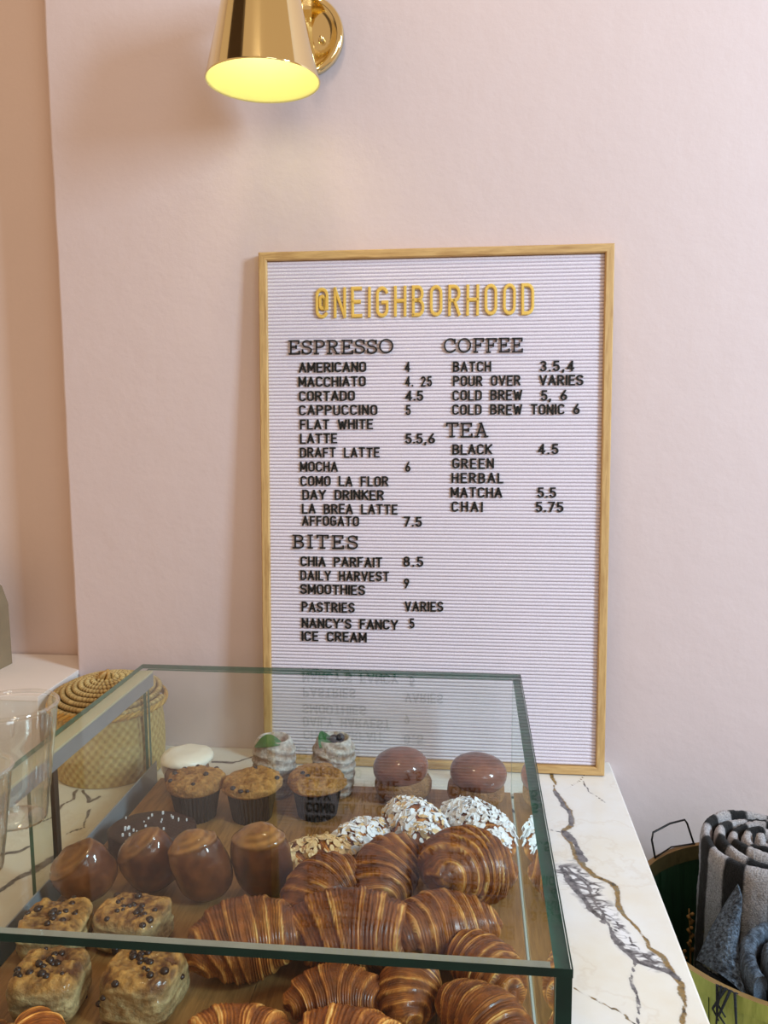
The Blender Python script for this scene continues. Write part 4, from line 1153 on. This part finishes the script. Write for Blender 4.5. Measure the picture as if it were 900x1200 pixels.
choc_roll((-0.487, -0.545, TOPK + 0.043), 0.080, 0.038, (14, -30, 10), 41, 'dark glazed chocolate roll farthest left, against the sliding door', 0, 0.45)
choc_roll((-0.414, -0.512, TOPK + 0.045), 0.084, 0.038, (10, -30, 6), 42, 'dark glazed chocolate roll second from the left, leaning with a pale left edge', 1, 0.55)
choc_roll((-0.340, -0.530, TOPK + 0.052), 0.098, 0.037, (6, -20, 0), 43, 'shiny chocolate roll with a pale layered top end, left of its twin', 2)
choc_roll((-0.266, -0.508, TOPK + 0.052), 0.098, 0.039, (6, -9, -4), 44, 'shiny chocolate roll with a pale layered top end, next to the tan almond croissant', 2.6)

# dark chocolate cake with salt
ck = empty('chocolate_cake', (-0.452, -0.408, TOPK + 0.0005), (0, 0, 0.1))
tagobj(ck, 'dark flat chocolate cake sprinkled with salt flakes behind the glazed rolls', 'cake')
nu, nv = 26, 64
rp = np.concatenate([np.linspace(0.001, 0.052, 14), np.full(12, 0.056)]); zp = np.concatenate([np.linspace(0.036, 0.032, 14), np.linspace(0.029, 0.0, 12)])
th = np.linspace(0, 2 * PI, nv, endpoint=False)
P = np.zeros((nu, nv, 3)); P[..., 0] = rp[:, None] * np.cos(th) * 1.12; P[..., 1] = rp[:, None] * np.sin(th) * 0.85; P[..., 2] = zp[:, None]
P[..., 2] += vn(P, 45, 2, 3) * 0.002 * (P[..., 2] > 0.005); P[..., 0] += vn(P, 60, 4, 2) * 0.0015
raw('cake_body', P.reshape(-1, 3), [f[::-1] for f in gridf(nu, nv)] + [tuple((nu - 1) * nv + j for j in range(nv))], M['cocoa'], ck)
mb = MB()
for k in range(26):
    a = random.random() * 6.28; r = 0.048 * math.sqrt(random.random()); s = random.uniform(0.0006, 0.0013)
    x, y = r * math.cos(a) * 1.1, r * math.sin(a) * 0.85
    mb.box(x - s, x + s, y - s, y + s, 0.0335, 0.0365 + s)
o = mb.build('salt_flakes', M['salt'], ck); o['kind'] = 'stuff'

# muffins
def muffin(loc, label, seed, rt_=0.044, berries=6, h=0.050, tilt=(0, 0)):
    c = empty('muffin', loc, (math.radians(tilt[0]), math.radians(tilt[1]), seed * 1.3))
    tagobj(c, label, 'muffin', 'blueberry muffins')
    nv = 72; rb_ = 0.029; rm = 0.038
    zl = np.linspace(0, h, 6); V = np.zeros((6, nv, 3)); th = np.linspace(0, 2 * PI, nv, endpoint=False)
    for a, z in enumerate(zl):
        r = rb_ + (rm - rb_) * a / 5 + 0.0011 * np.where(np.arange(nv) % 2, 1, -1)
        V[a, :, 0] = r * np.cos(th); V[a, :, 1] = r * np.sin(th); V[a, :, 2] = z
    raw('paper_liner', V.reshape(-1, 3), gridf(6, nv) + [tuple(range(nv))[::-1]], M['liner'], c, smooth=False)
    nu = 40; nv = 110; th = np.linspace(0, 2 * PI, nv, endpoint=False)
    ph = np.linspace(0, 1, nu)
    # from under-lip to apex
    rp = np.where(ph < 0.25, rm - 0.003 + (rt_ - rm + 0.003) * np.sin(ph / 0.25 * PI / 2), rt_ * np.cos((ph - 0.25) / 0.75 * PI / 2) ** 0.72)
    zp = np.where(ph < 0.25, h - 0.006 + 0.007 * (ph / 0.25), h + 0.001 + 0.019 * np.sin((ph - 0.25) / 0.75 * PI / 2))
    P = np.zeros((nu, nv, 3)); P[..., 0] = rp[:, None] * np.cos(th); P[..., 1] = rp[:, None] * np.sin(th); P[..., 2] = zp[:, None]
    n1 = vn(P, 24, seed, 3); n2 = vn(P, 85, seed + 4, 3); n3 = vn(P, 230, seed + 6, 2)
    lob = 1 + 0.13 * n1 + 0.07 * n2 + 0.025 * n3
    P[..., 0] *= lob; P[..., 1] *= lob
    P[..., 2] += (0.004 * n1 + 0.0032 * n2 + 0.0018 * n3) * np.clip(ph * 4, 0, 1)[:, None]
    f = np.clip(0.48 + 0.45 * n1 + 0.55 * n2 + 0.3 * n3, 0, 1)
    T = lerp((0.24, 0.085, 0.018), (0.70, 0.36, 0.10), f)
    Ft = gridf(nu, nv) + [tuple((nu - 1) * nv + j for j in range(nv))]
    raw('muffin_top', P.reshape(-1, 3), Ft, M['crumb'], c, tone=T.reshape(-1, 3))
    rr = random.Random(seed)
    for k in range(berries):
        a = rr.random() * 6.28; b = int(nu * rr.uniform(0.45, 0.85)); j = int(a / 6.283 * nv) % nv
        p = P[b, j]; s = rr.uniform(0.0030, 0.0046)
        pr = [(s * math.sin(q), s * 0.7 * -math.cos(q)) for q in np.linspace(0.02, PI - 0.02, 7)]
        lathe('blueberry', pr, M['berry'], c, 10, center=(p[0], p[1], p[2] + s * 0.15))
muffin((-0.421, -0.310, TOPK), 'blueberry muffin in a dark paper case in front of the white-iced bun', 51, 0.045, 7)
muffin((-0.334, -0.305, TOPK), 'blueberry muffin in the middle of the three, right of the iced bun', 52, 0.045, 7)
muffin((-0.236, -0.285, TOPK), 'crumbly muffin under the leafy cream pastry, the rightmost muffin', 53, 0.046, 2)

# iced bun
ib = empty('iced_bun', (-0.463, -0.228, TOPK + 0.0003))
tagobj(ib, 'brown bun with thick white icing dripping down, back left of the case', 'bun')
def blob(name, parent, rx, ry, z0, z1, mat, seed, tone=None, amp=0.03, pw=2.6, loc=(0, 0, 0), dip=None, scale=30):
    nu, nv = 44, 72
    ph = np.linspace(-PI / 2, PI / 2, nu)[:, None] * np.ones((1, nv)); th = np.linspace(0, 2 * PI, nv, endpoint=False)[None, :] * np.ones((nu, 1))
    e = 2 / pw
    sg = lambda x: np.sign(x) * np.abs(x) ** e
    P = np.zeros((nu, nv, 3))
    P[..., 0] = rx * sg(np.cos(ph)) * np.cos(th); P[..., 1] = ry * sg(np.cos(ph)) * np.sin(th); P[..., 2] = (z0 + z1) / 2 + (z1 - z0) / 2 * sg(np.sin(ph))
    n1 = vn(P, scale, seed, 3)
    P[..., 0] *= 1 + amp * n1; P[..., 1] *= 1 + amp * n1; P[..., 2] += amp * 0.03 * n1 * (np.sin(ph) > -0.6)
    if dip is not None: P[..., 2] = np.where(np.sin(ph) < 0, P[..., 2] - dip * np.clip(np.cos(th * 3 + seed) + 0.4 * np.cos(5 * th), -0.3, 1) * (-np.sin(ph)), P[..., 2])
    T = tone(P, ph, th, n1) if tone else np.ones((nu, nv, 3))
    return raw(name, P.reshape(-1, 3), gridf(nu, nv), mat, parent, tone=T.reshape(-1, 3), loc=loc), P
blob('bun_body', ib, 0.037, 0.037, 0.0, 0.058, M['glazed'], 3, lambda P, ph, th, n: lerp((0.16, 0.06, 0.025), (0.30, 0.13, 0.05), np.clip(.5 + n, 0, 1)))
blob('icing', ib, 0.0425, 0.0425, 0.043, 0.070, M['icing'], 9, None, 0.10, 2.5, dip=0.034)

# cocoa-topped buns at the back right
for k, (x, y, lab) in enumerate([(-0.108, -0.222, 'brown cocoa-topped bun in the back row, left one of the pair'), (0.008, -0.232, 'brown cocoa-topped bun in the back row, right one beside the side pane')]):
    c = empty('cocoa_bun', (x, y, TOPK + 0.0003)); tagobj(c, lab, 'bun', 'cocoa-topped buns')
    blob('bun_body', c, 0.045, 0.042, 0.0, 0.050, M['crumb'], 60 + k, lambda P, ph, th, n: lerp((0.30, 0.13, 0.045), (0.52, 0.27, 0.10), np.clip(.5 + n, 0, 1)), 0.05)
    o, _ = blob('cocoa_top', c, 0.0445, 0.041, 0.026, 0.082, M['glazed'], 64 + k, lambda P, ph, th, n: lerp((0.20, 0.055, 0.026), (0.29, 0.090, 0.044), np.clip(.5 + n, 0, 1)), 0.02, 2.2)
    o.rotation_euler = (math.radians(4), math.radians(4 if k else -4), 0)

# spiral cream pastries with leaf and berry
def cruffin(loc, label, seed, leafrot, berry):
    c = empty('sugared_roll', loc, (0, 0, 0)); tagobj(c, label, 'pastry', 'sugared cream rolls')
    nu, nv = 90, 72
    u = np.linspace(0, 1, nu)[:, None] * np.ones((1, nv)); th = np.linspace(0, 2 * PI, nv, endpoint=False)[None, :] * np.ones((nu, 1))
    r = 0.0335 * np.where(u < 0.72, 0.88 + 0.16 * np.sin(u / 0.72 * PI * 0.6), 1.02 * np.cos((u - 0.72) / 0.28 * PI / 2).clip(0.02) ** 0.55)
    z = 0.088 * np.minimum(u / 0.86, 1) + 0.006 * np.sin((u - 0.86).clip(0) / 0.14 * PI * 2)
    lay = np.sin((u * 7 + th / (2 * PI) * 2.0 + 0.35 * np.sin(th * 2 + seed) * u) * 2 * PI)
    r = r * (1 + 0.035 * lay)
    P = np.stack([r * np.cos(th), r * np.sin(th), z], -1)
    n1 = vn(P, 40, seed, 3); n2 = vn(P, 150, seed + 1, 3)
    P[..., :2] *= (1 + 0.04 * n1 + 0.02 * n2)[..., None]
    f = np.clip(0.55 + 0.20 * lay + 0.6 * n2 + 0.35 * n1 + 0.3 * (u - 0.5), 0, 1)
    T = lerp((0.36, 0.18, 0.08), (0.80, 0.74, 0.68), f)
    raw('rolled_dough', P.reshape(-1, 3), gridf(nu, nv) + [tuple(range(nv))[::-1], tuple((nu - 1) * nv + j for j in range(nv))], M['crumb'], c, tone=T.reshape(-1, 3))
    # leaf
    V = []; F = []
    m = 12
    for a in range(m + 1):
        t = a / m; w = 0.0095 * math.sin(PI * t) ** 0.8
        for s in (-1, -0.5, 0, 0.5, 1):
            for d in (0, 0.0006):
                V.append((-0.018 + 0.036 * t, s * w, 0.006 * math.sin(PI * t) + 0.0035 * abs(s) * math.sin(PI * t) + d))
    for a in range(m):
        for s in range(4):
            o = a * 10 + s * 2
            F += [(o + 1, o + 11, o + 13, o + 3), (o, o + 2, o + 12, o + 10)]
    o = raw('mint_leaf', V, F, M['leaf'], c, loc=(-0.004 if leafrot < 1 else -0.014, -0.020 if leafrot < 1 else -0.006, 0.088)); o.rotation_euler = (0.45, -0.1, leafrot); o.scale = (1.25, 1.4, 1.2)
    if berry:
        for bx, by in ((0.002, -0.010), (0.012, -0.004)):
            s = 0.0072
            lathe('blueberry', [(s * math.sin(q), -s * math.cos(q)) for q in np.linspace(0.02, PI - 0.02, 10)], M['berry'], c, 16, center=(bx, by, 0.095))
cruffin((-0.318, -0.222, TOPK), 'sugared spiral cream roll with a green leaf, behind the middle muffin', 71, 0.15, False)
cruffin((-0.222, -0.212, TOPK), 'sugared spiral cream roll with leaf and blueberries, behind the rightmost muffin', 72, 1.4, True)

# chocolate-chip scones
def scone(loc, rotz, sx, sy, sz, seed, label, tilt=(0, 0), chips=24):
    c = empty('scone', loc, (math.radians(tilt[0]), math.radians(tilt[1]), math.radians(rotz))); tagobj(c, label, 'scone', 'chocolate-chip scones')
    nu, nv = 60, 96
    ph = np.linspace(-PI / 2, PI / 2, nu)[:, None] * np.ones((1, nv)); th = np.linspace(0, 2 * PI, nv, endpoint=False)[None, :] * np.ones((nu, 1))
    sq = 1 / (np.abs(np.cos(th)) ** 4.5 + np.abs(np.sin(th)) ** 4.5) ** (1 / 4.5)
    cap = np.linspace(0.01, 0.9, 18); scap = (1 - cap ** 8.33) ** 0.275
    ss = np.linspace(-0.862, 0.862, 26)[1:-1]; cs = (1 - np.abs(ss) ** 3.636) ** 0.12
    cp = np.concatenate([cap, cs, cap[::-1]])[:, None] * np.ones((1, nv)); sp = np.concatenate([-scap, ss, scap[::-1]])[:, None] * np.ones((1, nv))
    P = np.stack([sx * cp * sq * np.cos(th), sy * cp * sq * np.sin(th), sz * (1 + sp) ], -1)
    n1 = vn(P, 30, seed, 3); n2 = vn(P, 100, seed + 2, 3); n3 = vn(P * np.array([1, 1, 5]), 34, seed + 3, 2)
    side = (np.abs(sp) < 0.93)
    k = 1 + 0.06 * n1 + 0.06 * n2 + 0.05 * n3 * side
    P[..., 0] *= k; P[..., 1] *= k; P[..., 2] += (0.003 * n1 + 0.004 * n2 + 0.002 * vn(P, 200, seed + 7, 2)) * (sp > -.5)
    top = sstep(0.35, 0.95, sp)
    Tt = lerp((0.17, 0.055, 0.014), (0.74, 0.37, 0.09), np.clip(.50 + 1.0 * n2 + .8 * n1 + 0.6 * vn(P, 220, seed + 5, 2), 0, 1))
    Ts = lerp((0.36, 0.20, 0.07), (0.66, 0.50, 0.24), np.clip(.50 + .9 * n3 + .5 * n2, 0, 1))
    T = Ts * (1 - top[..., None]) + Tt * top[..., None]
    raw('scone_body', P.reshape(-1, 3), gridf(nu, nv) + [tuple(range(nv))[::-1], tuple((nu - 1) * nv + j for j in range(nv))], M['scone'], c, tone=T.reshape(-1, 3))
    rr = random.Random(seed)
    for _ in range(chips):
        if rr.random() < 0.7: b = int(nu * rr.uniform(0.70, 0.985))
        else: b = int(nu * rr.uniform(0.3, 0.6))
        p = P[b, rr.randrange(nv)]; s = rr.uniform(0.0024, 0.0052)
        lathe('chocolate_chip', [(s * math.sin(q), -s * 0.75 * math.cos(q)) for q in np.linspace(0.02, PI - 0.02, 6)], M['choc'], c, 9, center=tuple(p))
scone((-0.478, -0.640, TOPK), 8, 0.037, 0.034, 0.022, 81, 'chocolate-chip scone in the back left of the four, by the metal rail')
scone((-0.392, -0.618, TOPK), -12, 0.039, 0.034, 0.023, 82, 'chocolate-chip scone in the back right of the four, in front of the leaning rolls')
scone((-0.436, -0.730, TOPK), 6, 0.036, 0.036, 0.024, 83, 'dark-chipped scone in the front left of the four, behind the front glass')
scone((-0.338, -0.722, TOPK), -6, 0.039, 0.037, 0.026, 84, 'tall scone in the front right of the four, beside the large croissant')

# settle every pastry on the board
bpy.context.view_layer.update()
for o in list(bpy.data.objects):
    if o.type == 'EMPTY' and o.get('category') in ('croissant', 'pastry'):
        low = 9.0
        for ch in o.children:
            mw = ch.matrix_world; a = np.empty(len(ch.data.vertices) * 3, dtype=np.float32)
            ch.data.vertices.foreach_get('co', a); a = a.reshape(-1, 3)
            low = min(low, float((a @ np.array([mw[2][0], mw[2][1], mw[2][2]])).min() + mw[2][3]))
        o.location.z += TZ + 0.0002 - low
